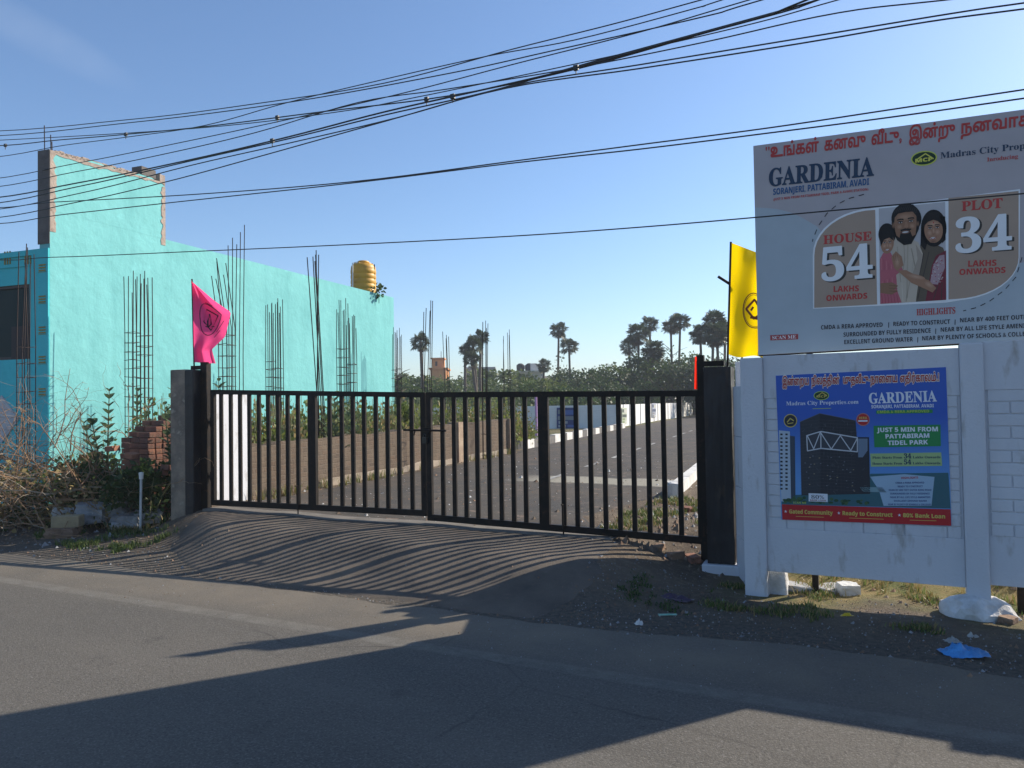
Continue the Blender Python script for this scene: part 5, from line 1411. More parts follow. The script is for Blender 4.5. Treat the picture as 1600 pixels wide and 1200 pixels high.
# ================================================================== FAR BUILDINGS
def far_block(label, u0, u1, vt, Y, depth, col, extra=None, cat='building', wins=0, group=None):
    a, b = P(u0, 600, Y), P(u1, 600, Y); zt_ = P((u0 + u1) / 2, vt, Y).z; c = Vector(((a.x + b.x) / 2, Y, 0)); w_ = b.x - a.x
    root = thing('house', label, cat, c, group)
    mb = MB(); mb.box((c.x, Y + depth / 2, zt_ / 2), (w_, depth, zt_)); mb.build('wall', col, root, origin=c)
    mb = MB(); mb.box((c.x, Y + depth / 2, zt_ + .12), (w_ + .5, depth + .5, .24)); mb.build('roof', col, root, origin=c)
    for k in range(wins):
        mb = MB(); mb.box((a.x + w_ * (k + .5) / wins, Y - .02, zt_ - 1.6), (w_ / wins * .4, .08, 1.1)); mb.build('window', ink((0.04, 0.05, 0.06)), root, origin=c)
    if extra: extra(root, c, zt_, w_, Y)
    return root
orange = pmat('orange_house', (0.60, 0.27, 0.09), (0.52, 0.22, 0.08), 1, .9); cream = pmat('cream_house', (0.55, 0.50, 0.38), (0.46, 0.42, 0.33), 1, .9); grey_h = pmat('grey_house', (0.34, 0.36, 0.37), (0.26, 0.27, 0.28), 1, .9); lite = pmat('white_house', (0.62, 0.63, 0.62), (0.5, 0.5, 0.5), 1, .9)
def head_room(root, c, zt_, w_, Y):
    mb = MB(); mb.box((c.x - w_ * .05, Y + 2, zt_ + .9), (w_ * .75, 2.4, 1.4)); mb.build('stair_head', orange, root, origin=c)
    mb = MB(); mb.box((c.x - w_ * .05, Y + 2, zt_ + 1.72), (w_ * .9, 3, .2)); mb.build('cornice', orange, root, origin=c)
    mb = MB(); mb.box((c.x - w_ * .15, Y + .78, zt_ + .9), (w_ * .14, .06, .7)); mb.build('window', ink((0.06, 0.04, 0.03)), root, origin=c)
    mb = MB(); mb.tube([(c.x + .3, Y + 2, zt_ + 1.8), (c.x + .3, Y + 2, zt_ + 2.9)], .05, 5); mb.build('mast', grey_h, root, origin=c)
far_block('orange house top with a square stair head above the green trees', 673, 697, 577, 118, 6, orange, head_room)
def roof_bits(root, c, zt_, w_, Y):
    mb = MB(); mb.box((c.x + w_ * .22, Y + 3, zt_ + .7), (w_ * .25, 3, 1.2)); mb.build('stair_head', lite, root, origin=c)
    for x in (-.3, .05):
        mb = MB(); mb.lathe([(.5, 0), (.55, .3), (.55, .9), (.3, 1.1), (.2, 1.15)], (c.x + w_ * x, Y + 3, zt_ + .25), 12); mb.build('roof_tank', ink((0.03, 0.03, 0.03)), root, origin=c)
far_block('grey flat roofed house left of the cream house', 728, 772, 576, 122, 8, grey_h, None, wins=3)
far_block('pale cream house with a stair head and dark roof tanks beside the palms', 806, 846, 582, 104, 9, cream, roof_bits, wins=4)
far_block('whitish house rising behind the cream house', 822, 851, 573, 128, 8, lite, None, wins=2)
far_block('low white house end showing right of the cream house', 848, 862, 590, 112, 6, lite, None, wins=1)

# ================================================================== TREES
def crown_mesh(name, seed, rx, ry, rz, nclump, nleaf, size, mats):
    rnd = random.Random(seed); mb = MB()
    for k in range(nclump):
        a = rnd.uniform(0, 2 * math.pi); z = rnd.uniform(-.55, 1) ; rr = math.sqrt(max(0, 1 - z * z)) * rnd.uniform(.55, 1.0)
        c = (rx * rr * math.cos(a), ry * rr * math.sin(a), rz * z * rnd.uniform(.8, 1.05))
        s = rnd.uniform(.16, .34)
        cloud(mb, rnd, nleaf, c, (rx * s, ry * s, rz * s * .7), size, 0 if rnd.random() < .68 else 1, flat=.35)
    return mb
trunk_m = bark
def make_tree(seed, rx, rz, htrunk, mats, nclump=46, nleaf=60, size=.30):
    mb = crown_mesh('crown', seed, rx, rx * .8, rz, nclump, nleaf, size, mats)
    mb.v = [(x, y, z + htrunk + rz * .8) for x, y, z in mb.v]
    root = thing('bushy_tree', 'tree', 'tree', (0, 0, 0), 'trees massed beyond the white walls')
    mb.build('crown', mats, root)
    t = MB(); rnd = random.Random(seed)
    t.tube([(0, 0, -.3), (.1, 0, htrunk * .6), (.05, .1, htrunk + rz * .7)], [.22, .17, .08], 8)
    for k in range(5):
        a = rnd.uniform(0, 6.28); t.tube([(.05, .03, htrunk * .7), (math.cos(a) * rx * .35, math.sin(a) * rx * .3, htrunk + rz * .5), (math.cos(a) * rx * .7, math.sin(a) * rx * .55, htrunk + rz * rnd.uniform(.7, 1.3))], [.10, .06, .02], 6)
    t.build('trunk', trunk_m, root)
    return root
protoL = [make_tree(31, 5.2, 2.3, 1.2, [green_a, green_c]), make_tree(32, 4.4, 2.0, 1.0, [green_c, green_a])]
protoD = [make_tree(41, 4.6, 2.9, 1.2, [green_b, green_a]), make_tree(42, 5.4, 2.6, 1.0, [green_b, green_b]), make_tree(43, 4.0, 3.2, 1.4, [green_b, green_a])]
rnd = random.Random(77)
spots = []
# (u, v of crown top, Y, kind)
TR = [(628, 588, 70, 'L'), (655, 580, 84, 'L'), (690, 589, 78, 'L'), (722, 596, 92, 'D'), (748, 582, 84, 'L'), (775, 577, 90, 'L'), (806, 586, 78, 'L'), (838, 592, 70, 'L'), (868, 590, 84, 'D'), (885, 579, 92, 'D'),
      (906, 580, 80, 'D'), (930, 575, 86, 'D'), (955, 580, 74, 'D'), (982, 573, 82, 'D'), (1005, 566, 78, 'D'), (1030, 562, 84, 'D'), (1058, 559, 80, 'D'), (1082, 562, 84, 'D'), (1110, 560, 76, 'D'), (1135, 566, 72, 'D'),
      (1165, 570, 84, 'D'), (1205, 572, 80, 'D'), (1250, 570, 86, 'D'), (640, 604, 60, 'D'), (700, 606, 62, 'D'), (760, 604, 60, 'L'), (820, 604, 58, 'D'), (880, 604, 62, 'D'), (940, 600, 64, 'D'), (1000, 598, 66, 'D'), (1060, 596, 88, 'D'), (590, 590, 90, 'L'), (560, 592, 84, 'D'), (1310, 572, 80, 'D'), (1380, 574, 86, 'D')]
used = set()
for i, (u, v, Y, kd) in enumerate(TR):
    prs = protoL if kd == 'L' else protoD
    j = i % len(prs); pr_ = prs[j]
    v += (-5, 2, 4, -2, 6, -4, 1)[i % 7]; p = P(u, v, Y); hz = {'L': [5.6, 4.7], 'D': [6.0, 5.6, 6.6]}[kd][j] * 1.03
    s = p.z / hz
    lab = 'light green feathery tree in the mass beyond the white walls' if kd == 'L' else 'dark green bushy tree in the mass beyond the white walls'
    sx_ = s * rnd.uniform(.9, 1.15)
    if (kd, j) in used:
        copy_tree(pr_, (p.x, p.y, 0), rnd.uniform(0, 6.28), (sx_, sx_, s), lab)
    else:
        used.add((kd, j)); pr_.location = (p.x, p.y, 0); pr_.rotation_euler = (0, 0, rnd.uniform(0, 6.28)); pr_.scale = (sx_, sx_, s); pr_['label'] = lab
# low dark scrub under the trees
mb = MB(); rnd = random.Random(5)
for k in range(170):
    u = rnd.uniform(560, 1240); Y = rnd.uniform(52, 58) if u < 960 else rnd.uniform(80, 96)
    p = P(u, 632, Y); h = rnd.uniform(1.6, 2.6)
    cloud(mb, rnd, 42, (p.x, p.y, h * .5), (1.4, 1.0, h * .55), .30, 0 if rnd.random() < .8 else 1)
tag(mb.build('scrub_undergrowth', [green_b, green_a]), 'dark scrub filling the ground under the far trees', 'scrub', kind='stuff')
# palmyra palms: round heads of stiff fans
palm_leaf = leafmat('palm_fan', (0.055, 0.078, 0.038), (0.038, 0.056, 0.028), 1.0, .25); palm_dead = leafmat('palm_dead', (0.10, 0.075, 0.04), (0.07, 0.05, 0.03), 1.0, .2)
def palm_proto(seed, rad, nleaf, skirt):
    rnd = random.Random(seed); mb = MB()
    for k in range(nleaf):
        z = rnd.uniform(-.80, 1.0); a = rnd.uniform(0, 6.28); rr = math.sqrt(max(0, 1 - z * z))
        d = Vector((rr * math.cos(a), rr * math.sin(a), z)).normalized()
        L_ = rad * rnd.uniform(.42, .60); tip = d * L_; tip.z -= .06 * rad * (1 - z)
        mb.tube([Vector((0, 0, 0)), tip * .6 + Vector((0, 0, .03)), tip], [.035, .025, .02], 4, 0, False)
        side = d.cross(Vector((0, 0, 1))); side = side.normalized() if side.length > .1 else Vector((1, 0, 0))
        side = (side + Vector((rnd.gauss(0, .3), rnd.gauss(0, .3), rnd.gauss(0, .3)))).normalized(); upv = side.cross(d).normalized()
        fr = rad * rnd.uniform(.42, .56); nseg = 11
        for q in range(nseg):
            an = R(-115 + 230 * (q + .5) / nseg); w_ = R(8.2)
            dirc = lambda t: (d * math.cos(t) + side * math.sin(t))
            fold = upv * (.05 * fr * (1 if q % 2 else -1)) - Vector((0, 0, .12 * fr * abs(math.sin(an))))
            mb.add([tip, tip + dirc(an - w_) * fr * .72, tip + dirc(an) * fr * rnd.uniform(.92, 1.08) + fold - Vector((0, 0, .10 * fr)), tip + dirc(an + w_) * fr * .72], [(0, 1, 2, 3)], 0)
    for k in range(skirt):
        a = rnd.uniform(0, 6.28); d = Vector((math.cos(a) * .5, math.sin(a) * .5, -1)).normalized(); tip = d * rad * rnd.uniform(.5, .75)
        sd = Vector((-math.sin(a), math.cos(a), 0))
        mb.tube([Vector((0, 0, 0)), tip], [.03, .02], 4, 1, False)
        for q in range(6):
            an = R(-50 + 20 * q); dd = d * math.cos(an) + sd * math.sin(an)
            mb.add([tip, tip + dd * rad * .24 + sd * .06, tip + dd * rad * .34, tip + dd * rad * .24 - sd * .06], [(0, 1, 2, 3)], 1)
    return mb
crowns = [palm_proto(51, 1.75, 46, 5), palm_proto(52, 1.75, 40, 10), palm_proto(53, 1.8, 60, 16)]
crown_meshes = []
for k, mb in enumerate(crowns):
    me = bpy.data.meshes.new('palm_crown'); me.from_pydata(mb.v, [], mb.f); me.materials.append(palm_leaf); me.materials.append(palm_dead); me.polygons.foreach_set('material_index', mb.m); me.update(); crown_meshes.append(me)
PALMS = [ # u, v of crown middle, crown radius px, Y, variant, foot shift px, label
 (657, 534, 13, 66, 1, 1, 'lone palmyra palm with a drooping skirt, nearest to the teal building'),
 (727, 546, 9, 74, 0, 3, 'small headed palm left in the palm trio by the grey house'),
 (739, 540, 14, 70, 1, 6, 'middle palm of the palm trio with ragged hanging fronds'),
 (752, 526, 11, 72, 0, -1, 'tallest palm of the palm trio by the grey house'),
 (737, 561, 12, 68, 1, 8, 'lowest crowned palm of the palm trio, head hanging among the others'),
 (873, 515, 12, 95, 0, 1, 'tall slim palm standing alone left of centre with a vine covered trunk'),
 (889, 540, 12, 92, 0, 0, 'shorter palm beside the tall slim vine covered palm'),
 (850, 571, 10, 88, 0, 0, 'low palm showing right of the cream house'),
 (983, 542, 12, 88, 1, -1, 'leftmost low palm of the middle palm group'),
 (998, 522, 15, 84, 2, 2, 'big full headed palm of the middle palm group'),
 (1015, 506, 12, 90, 0, 0, 'tallest palm of the middle palm group'),
 (1020, 548, 15, 78, 2, 1, 'broad low palm in the middle group with a thick dead skirt'),
 (1048, 509, 12, 90, 0, 0, 'left palm of the straight pair rising above the dark trees'),
 (1063, 502, 13, 88, 0, -1, 'right palm of the straight pair rising above the dark trees'),
 (1094, 522, 14, 76, 2, 1, 'left palm of the dense clump beside the yellow flag'),
 (1115, 502, 16, 74, 2, 0, 'tallest palm of the dense clump beside the yellow flag'),
 (1120, 522, 17, 70, 2, 1, 'thickest palm in front of the dense clump by the yellow flag'),
 (1133, 518, 14, 76, 2, 2, 'palm of the dense clump half hidden by the yellow flag')]
for k, (u, v, rp_, Y, var, fs_, lab) in enumerate(PALMS):
    c = P(u, v, Y); foot = P(u + fs_, 632, Y); sc_ = rp_ * 1.35 / F_PX * Y / 1.75
    root = thing('palm_tree', lab, 'palm tree', (foot.x, foot.y, 0), 'palmyra palms on the skyline')
    t = MB(); b_ = Vector((0, 0, -.2)); top = Vector((c.x - foot.x, 0, c.z)); mid_ = b_.lerp(top, .55) + Vector((.12 * (-1) ** k, 0, 0))
    t.tube([b_, b_.lerp(top, .1), mid_, top], [.26, .17, .14, .12], 8); o = t.build('trunk', trunk_m, None); o.parent = root
    o = bpy.data.objects.new('crown', crown_meshes[var]); COL.objects.link(o); o.parent = root; o.location = top; o.scale = (sc_,) * 3; o.rotation_euler = (0, 0, k * 1.7)
# vine climbing the tall slim palm
c = P(875, 560, 94.5); rnd = random.Random(8); mb = MB()
for k in range(26):
    z = rnd.uniform(2.5, 8.3); r_ = .3 + (8.5 - z) * .22
    cloud(mb, rnd, 14, (c.x + rnd.gauss(0, .3) * r_, c.y + rnd.gauss(0, .4), z), (r_, .6, .5), .26)
tag(mb.build('climbing_vine', leafmat('vine', (0.09, 0.11, 0.06), (0.06, 0.075, 0.04), 1, .3)), 'greyish vine climbing the tall slim palm', 'vine')
# thin leafless trees among the palms
for (u, vt, Y, lab) in ((1050, 535, 82, 'thin bare branched tree between the palm groups'), (1135, 545, 70, 'thin bare branched tree under the yellow flag'), (620, 572, 40, 'thin sapling at the far corner of the teal building')):
    b_ = P(u, 632, Y); zt_ = P(u, vt, Y).z; mb = MB(); rnd = random.Random(int(u)); mb.tube([(b_.x, b_.y, 0), (b_.x + .1, b_.y, zt_ * .6), (b_.x, b_.y, zt_)], [.09, .05, .02], 5)
    for k in range(16):
        z0 = zt_ * rnd.uniform(.45, .9); a = rnd.uniform(0, 6.28); l = rnd.uniform(.8, 2.2) * zt_ / 9
        mb.tube([(b_.x, b_.y, z0), (b_.x + math.cos(a) * l * .6, b_.y + math.sin(a) * l * .6, z0 + l * .4), (b_.x + math.cos(a) * l, b_.y + math.sin(a) * l, z0 + l * .55)], [.04, .025, .012], 4)
    rt = thing('bare_tree', lab, 'tree', (b_.x, b_.y, 0)); mb.build('trunk', bark, rt, origin=(b_.x, b_.y, 0))
    m2 = MB(); cloud(m2, rnd, 90, (b_.x, b_.y, zt_ * .75), (zt_ * .16, zt_ * .14, zt_ * .22), .16 * Y / 70); m2.build('crown', green_a, rt, origin=(b_.x, b_.y, 0))

# ================================================================== WEEDS, BUSHES
rnd = random.Random(61)
mb = MB()
for k in range(1000):                 # weeds on the plot between the brick wall and the teal building
    s = rnd.uniform(-.2, BL_ + 3); o = rnd.uniform(.30, 3.0) if rnd.random() < .6 else rnd.uniform(.24, .9)
    p = w0 + bd * s + bnr * o; h = rnd.uniform(.85, 1.5) if o > .5 else rnd.uniform(.65, 1.0)
    h += .25 * nz(s, o, .6, 3)
    cloud(mb, rnd, 26, (p.x, p.y, .3 + h * .55), (.22, .22, h * .5), .085, rnd.choice((0, 0, 0, 1, 2, 2)), up=.5)
    for q in range(3):
        mb.tube([(p.x, p.y, .2), (p.x + rnd.uniform(-.1, .1), p.y, .3 + h * rnd.uniform(.7, 1.15))], .005, 3, 3, False)
tag(mb.build('weeds', [leafmat('weed_light', (0.23, 0.255, 0.07), (0.13, 0.17, 0.04), 1.6, .4), green_c, straw, stem_green]), 'yellow green weeds between the brick wall and the teal building', 'weeds', kind='stuff')
def oval_leaf(mb, p, d, side, l, w, mi=0):
    up = side.cross(d)
    mb.add([p, p + d*l*.35 + side*w + up*w*.25, p + d*l*.75 + side*w*.8 + up*w*.1, p + d*l - up*l*.12, p + d*l*.75 - side*w*.8 + up*w*.1, p + d*l*.35 - side*w + up*w*.25, p + d*l*.5], [(0,1,6),(1,2,6),(2,3,6),(3,4,6),(4,5,6),(5,0,6)], mi)
def milkweed(u, v_top, Y, base_z, label, n_st=3, seed=0, sc=1.0):
    r_ = random.Random(seed); top = P(u, v_top, Y); c = Vector((top.x, top.y, base_z if base_z is not None else ground_z(top.x, top.y)))
    root = thing('leafy_shrub', label, 'shrub', c, 'broad leaved shrubs around the brick stack and plot'); st = MB(); lf_ = MB()
    for k in range(n_st):
        a = r_.uniform(0, 6.28); h = (top.z - c.z) * (1 if k == 0 else r_.uniform(.65, .92)); lx = r_.uniform(.12, .32) * sc * (.15 if k == 0 else 1)
        q = c + Vector((math.cos(a) * lx, math.sin(a) * lx, h))
        st.tube([c, c.lerp(q, .5) + Vector((0, 0, .02)), q], [.016, .012, .006], 5)
        m_ = max(4, int(h / .11))
        for i in range(int(m_ * .25), m_ + 1):
            p = c.lerp(q, i / m_); an = (i % 2) * 1.57 + r_.uniform(-.3, .3)
            for s2 in (0, math.pi):
                d = Vector((math.cos(an + s2), math.sin(an + s2), .55 + .5 * i / m_)).normalized(); sd = d.cross(Vector((0, 0, 1))).normalized()
                l = .175 * sc * r_.uniform(.65, 1.15) * (1 if i < m_ else .6); oval_leaf(lf_, p, d, sd, l, l * .30)
    st.build('stem', stem_green, root, origin=c); lf_.build('foliage', green_grey, root, origin=c)
milkweed(166, 612, 11.6, .35, 'broad leaved shrub left of the brick stack, tallest there', 3, 1)
milkweed(212, 612, 11.9, .5, 'broad leaved shrub rising behind the brick stack under the rebar pair', 4, 2, .9)
milkweed(268, 612, 10.9, .5, 'broad leaved shrub squeezed between brick stack and left gate pillar', 3, 3, .9)
milkweed(341, 596, 11.9, .4, 'broad leaved shrub peeping over the gate beside the left pillar', 3, 4, .9)
milkweed(525, 618, 14.0, .4, 'broad leaved shrub behind the gate just right of the crossing rebars', 4, 5, 1.1)
milkweed(548, 622, 14.6, .4, 'broad leaved shrub behind the gate under the yellow tank', 4, 6, 1.1)
milkweed(440, 668, 12.6, .4, 'low broad leaved shrub on the brick wall behind the left gate leaf', 4, 7, .9)
def bush(name, label, c, rad, n, size, mats, seed, group=None, cl=14):
    r_ = random.Random(seed); c = Vector(c); root = thing(name, label, 'bush', c, group); mb = MB()
    for k in range(cl):
        a = r_.uniform(0, 6.28); z = r_.uniform(-.2, 1); rr = math.sqrt(max(0, 1 - z*z)) * r_.uniform(.3, .95)
        cloud(mb, r_, n // cl, (c.x + rad[0]*rr*math.cos(a), c.y + rad[1]*rr*math.sin(a), c.z + rad[2]*(.45 + .5*z)), (rad[0]*.36, rad[1]*.36, rad[2]*.3), size, 0 if r_.random() < .7 else 1, up=.3)
    mb.build('foliage', mats, root, origin=c); st = MB()
    for k in range(9):
        a = r_.uniform(0, 6.28); st.tube([c, c + Vector((math.cos(a)*rad[0]*.4, math.sin(a)*rad[1]*.4, rad[2]*.6)), c + Vector((math.cos(a)*rad[0]*.8, math.sin(a)*rad[1]*.8, rad[2]*.95))], [.014, .009, .004], 4)
    st.build('stem', stem_green, root, origin=c)
for (u, v, Y, rad, n, lab, sd_, mats) in (
    (232, 775, 10.45, (.50, .38, .75), 1500, 'dark leafy bush in front of the brick stack beside the left pillar', 1, [green_b, green_a]),
    (190, 785, 10.9, (.40, .35, .60), 900, 'dark leafy bush below the shaded side of the brick stack', 2, [green_b, green_b]),
    (150, 775, 11.3, (.45, .40, .70), 1000, 'bush growing through the right end of the thorn pile', 3, [green_b, green_a]),
    (110, 770, 11.6, (.50, .40, .80), 800, 'olive bush inside the thorn pile', 4, [green_a, straw]),
    (142, 690, 11.9, (.45, .40, .62), 700, 'grassy green clump left of the tall broad leaved shrub', 5, [green_c, green_a]),
    (628, 700, 17.5, (.30, .30, 1.25), 700, 'tall green weed clump behind the gate near the end of the teal building', 6, [green_c, green_a])):
    p = P(u, v, Y); bush('bush', lab, (p.x, p.y, ground_z(p.x, p.y) + (.25 if sd_ in (5,) else -.02)), rad, n, .075 if sd_ != 6 else .10, mats, sd_, 'bushes on the verge')
# ------------------------------------------------------------------ heap of dry thorn branches
rnd = random.Random(17); mb = MB(); hc = P(60, 730, 10.9); hg = ground_z(hc.x, hc.y)
def twig(mb, a, d, l, r_, depth, bend):
    pts = [a]; p = a; dd = d.normalized(); n_ = 5
    for i in range(n_):
        dd = (dd + Vector((rnd.gauss(0, bend), rnd.gauss(0, bend), rnd.gauss(0, bend) - .04))).normalized(); p = p + dd * l / n_
        if p.z < hg + .02: p.z = hg + .02 + rnd.uniform(0, .03)
        pts.append(p)
        if depth > 0 and rnd.random() < .75:
            twig(mb, p, dd + Vector((rnd.gauss(0, .6), rnd.gauss(0, .6), rnd.gauss(0, .6))), l * rnd.uniform(.3, .6), r_ * .55, depth - 1, bend * 1.2)
    mb.tube(pts, [r_ * (1 - .7 * i / n_) for i in range(n_ + 1)], 4, 0 if rnd.random() < .7 else 1, False)
for k in range(250):
    x = rnd.uniform(-2.2, 1.15); hmax = 1.0 - .32 * max(0, x + .3) ** 1.3 - .02 * abs(x)
    a = Vector((hc.x + x, hc.y + rnd.uniform(-.7, .8), hg + rnd.uniform(.05, max(.2, hmax))))
    d = Vector((rnd.uniform(-1, .6), rnd.uniform(-.5, .3), rnd.uniform(-.25, .45)))
    twig(mb, a, d, rnd.uniform(.6, 1.6), rnd.uniform(.005, .013), 2 if k % 2 == 0 else 1, .22)
for (u, v, Y, l) in ((85, 660, 11.2, 1.2), (30, 660, 11.4, .7), (110, 665, 11.1, .7)):      # tall sprays
    a = P(u, v + 40, Y); twig(mb, a, Vector((.15, -.05, 1)), l, .011, 2, .16)
tag(mb.build('thorn_brush_heap', [pmat('twig_brown', (0.30, 0.185, 0.10), (0.18, 0.11, 0.065), 3, .9), pmat('twig_grey', (0.38, 0.32, 0.24), (0.25, 0.20, 0.15), 3, .9)], origin=hc), 'heap of dry brown thorn branches on the verge at far left', 'brush heap')
mb = MB()
for k in range(620):                 # dead leaves caught in the heap and grass round it
    x = rnd.uniform(-2.2, 1.4); cloud(mb, rnd, 9, (hc.x + x, hc.y + rnd.uniform(-.6, .9), hg + rnd.uniform(.0, .8 - .22 * max(0, x))), (.22, .22, .14), .06, rnd.choice((0, 0, 0, 1, 2)))
tag(mb.build('dry_leaves', [straw, green_a, green_b]), 'dead leaves and grass caught in the thorn heap', 'leaves', kind='stuff')
# ------------------------------------------------------------------ grass tufts along the verge, one mass each
def grass(name, label, spots_n, fn, mats, hmin, hmax, per=14, wid=.006):
    mb = MB()
    for k in range(spots_n):
        t, n = fn(); p = XY(t, n); z = gz(t, n) - .01
        for q in range(per):
            a = rnd.uniform(0, 6.28); h = rnd.uniform(hmin, hmax); ln = rnd.uniform(.2, .8) * h
            b0 = Vector((p.x + rnd.gauss(0, .03), p.y + rnd.gauss(0, .03), z)); d = Vector((math.cos(a), math.sin(a), 0)); s = Vector((-d.y, d.x, 0)) * wid
            m_ = b0 + d * ln * .4 + Vector((0, 0, h * .65)); e_ = b0 + d * ln + Vector((0, 0, h))
            mb.add([b0 - s, b0 + s, m_ + s * .7, m_ - s * .7, e_], [(0, 1, 2, 3), (3, 2, 4)], rnd.randrange(len(mats)))
    return tag(mb.build(name, mats), label, 'grass', kind='stuff')
def clumpy(t0, t1, n0, n1, thr=0.0, seed=1.0, sc=1.5):
    def f():
        for _ in range(40):
            t, n = rnd.uniform(t0, t1), rnd.uniform(n0, n1)
            if nz(t, n, sc, seed) > thr: return t, n
        return t, n
    return f
grass('verge_grass', 'short green grass along the foot of the white wall', 420, clumpy(1.7, 6.5, 1.15, 2.1, 0.02), [green_a, green_c, straw], .02, .06)
grass('dry_grass', 'dry yellow grass behind the white wall', 1100, clumpy(2.0, 7.5, 1.95, 7.0, -.15), [straw, green_c, straw], .03, .10, 12)
grass('verge_grass', 'thin green grass at the left edge of the ramp', 170, clumpy(-7.0, -4.8, .55, 1.5, .05, 2.0), [green_a, green_c], .02, .09)
grass('verge_grass', 'low grass on the right side of the ramp', 60, clumpy(1.0, 1.7, .9, 1.7, .0, 4.0), [green_a, green_b], .01, .04)
grass('verge_grass', 'grass among rubble inside the right of the gate', 260, clumpy(.1, 1.5, 2.7, 5.6, -.1, 5.0), [green_c, straw, green_a], .02, .09)
grass('verge_grass', 'grass at the foot of the thorn heap', 260, clumpy(-9.5, -5.6, 1.2, 2.8, -.1, 6.0), [green_b, straw, green_a], .03, .12)
grass('verge_grass', 'thin weeds along the foot of the low brick wall', 60, lambda: TN(*(w0 + bd * (rnd.random() ** 1.5 * BL_) - bnr * rnd.uniform(.02, .25)).xy), [green_c, straw], .05, .22)

# ================================================================== LOOSE BRICKS, STONES, LITTER
bk_m = []
for k, (c1, c2) in enumerate((((0.24, 0.105, 0.070), (0.17, 0.078, 0.055)), ((0.19, 0.090, 0.062), (0.13, 0.066, 0.05)), ((0.30, 0.14, 0.085), (0.21, 0.10, 0.068)))):
    bk_m.append(pmat('loose_brick_%d' % k, c1, c2, 9, .95, .6, 40, c3=(0.11, 0.075, 0.06), s3=14))
def brick_proto(m):
    mb = MB(); mb.box((0, 0, .0375), (.225, .108, .073)); o = mb.build('loose_brick', m, bevel=.006)
    return o
protos = [brick_proto(m) for m in bk_m]
first = [True] * 3
cst = P(232, 700, 10.95); azr = R(90 - 122)     # the lit side looks toward azimuth 122
e1 = Vector((math.sin(R(212)), math.cos(R(212)), 0)); e2 = Vector((math.sin(R(122)), math.cos(R(122)), 0))   # outward: shaded side, lit side
zg = ground_z(cst.x, cst.y); rnd = random.Random(13)
zt_stack = P(232, 684, 10.95).z; courses = int((zt_stack - zg) / .079); step = (zt_stack - zg) / courses
nb_done = 0
def lay(p, rz, lab, tilt=0.0):
    global nb_done
    k = rnd.randrange(3)
    if first[k]:
        o = protos[k]; first[k] = False
    else:
        o = protos[k].copy(); COL.objects.link(o)
    o.location = p; o.rotation_euler = (tilt, 0, rz); tag(o, lab, 'brick', 'loose red bricks in the stack'); nb_done += 1
    return o
a1 = math.atan2(-e1.y, -e1.x); LBL = 'loose red brick in the stack beside the left gate pillar'
NI, NJ = 4, 7              # headers facing e2: NJ across (.112) along -e1, NI long along -e2
for cs_ in range(courses + 5):
    z = zg + cs_ * step
    for j in range(NJ):
        for i in range(3):
            vis = (i == 0) or (j == 0) or cs_ >= courses - 1 or (i == 1 and rnd.random() < .25)
            if not vis: continue
            if cs_ >= courses:                      # broken upper courses step back
                back = (cs_ - courses + 1)
                if j < back * 1 + (1 if i else 0) - 1 or rnd.random() < .03 * back + (.2 if i == 2 else 0): continue
                if cs_ == courses + 4 and not (1 <= j <= 4): continue
                if cs_ >= courses + 2 and i == 0 and j > 4: continue
            if cs_ < courses and rnd.random() < .012: continue
            p = Vector((cst.x, cst.y, z)) - e1 * (.056 + j * .113) - e2 * (.115 + i * .232) + Vector((rnd.gauss(0, .006), rnd.gauss(0, .006), 0))
            lay(p, math.atan2(e2.y, e2.x) + rnd.gauss(0, .035), LBL)
for (u, v, Y) in ((196, 700, 10.7), (205, 716, 10.65), (176, 705, 10.8), (262, 735, 10.5), (250, 742, 10.55)):
    p = P(u, v, Y); lay(Vector((p.x, p.y, max(p.z, zg))), rnd.uniform(0, 3), 'stray red brick fallen beside the brick stack', rnd.uniform(-.3, .3))['group'] = 'stray bricks by the stack'
# dark plastered lump the stack leans on
stone_a = pmat('grey_rubble', (0.30, 0.31, 0.32), (0.19, 0.19, 0.19), 5, .95, .7, 25, c3=(0.40, 0.38, 0.34), s3=8)
stone_w = pmat('whitish_rubble', (0.55, 0.56, 0.56), (0.36, 0.36, 0.35), 5, .95, .7, 25)
stone_b = pmat('brown_rubble', (0.25, 0.16, 0.10), (0.16, 0.10, 0.07), 6, .95, .7, 25)
def slab(name, u, v, Y, size, rz, tilt, mat, label, seed, cat='rubble', group=None, ztop=None):
    p = P(u, v, Y); z = ground_z(p.x, p.y)
    bm = bmesh.new(); bmesh.ops.create_cube(bm, size=1.0)
    bmesh.ops.subdivide_edges(bm, edges=bm.edges[:], cuts=4, use_grid_fill=True)
    for w_ in bm.verts:
        c = w_.co.copy(); rr = c.length
        c = c * (1 - .18 * max(0, rr - .5)); d = 1 + .16 * noise.noise(c * 2.4 + Vector((seed * 5.3, 1, 0))) + .07 * noise.noise(c * 6 + Vector((0, seed * 3.1, 0)))
        w_.co = Vector((c.x * size[0] * d, c.y * size[1] * d, c.z * size[2] * d))
    me = bpy.data.meshes.new(name); bm.to_mesh(me); bm.free(); me.materials.append(mat)
    o = bpy.data.objects.new(name, me); COL.objects.link(o)
    o.location = (p.x, p.y, max(p.z, z + size[2] * .35)); o.rotation_euler = (tilt, tilt * .6, rz)
    return tag(o, label, cat, group)
RB = 'lumps of rubble on the left verge'
slab('rubble_slab', 160, 795, 10.5, (.62, .30, .16), .25, .10, stone_a, 'long grey slab lying on top of the rubble beside the white pipe', 1, group=RB)
slab('rubble_slab', 145, 808, 10.35, (.34, .26, .18), .1, -.1, stone_a, 'grey chunk under the left end of the long slab', 2, group=RB)
slab('rubble_slab', 205, 812, 10.45, (.42, .30, .16), -.2, .05, stone_a, 'flat grey chunk right behind the white pipe', 3, group=RB)
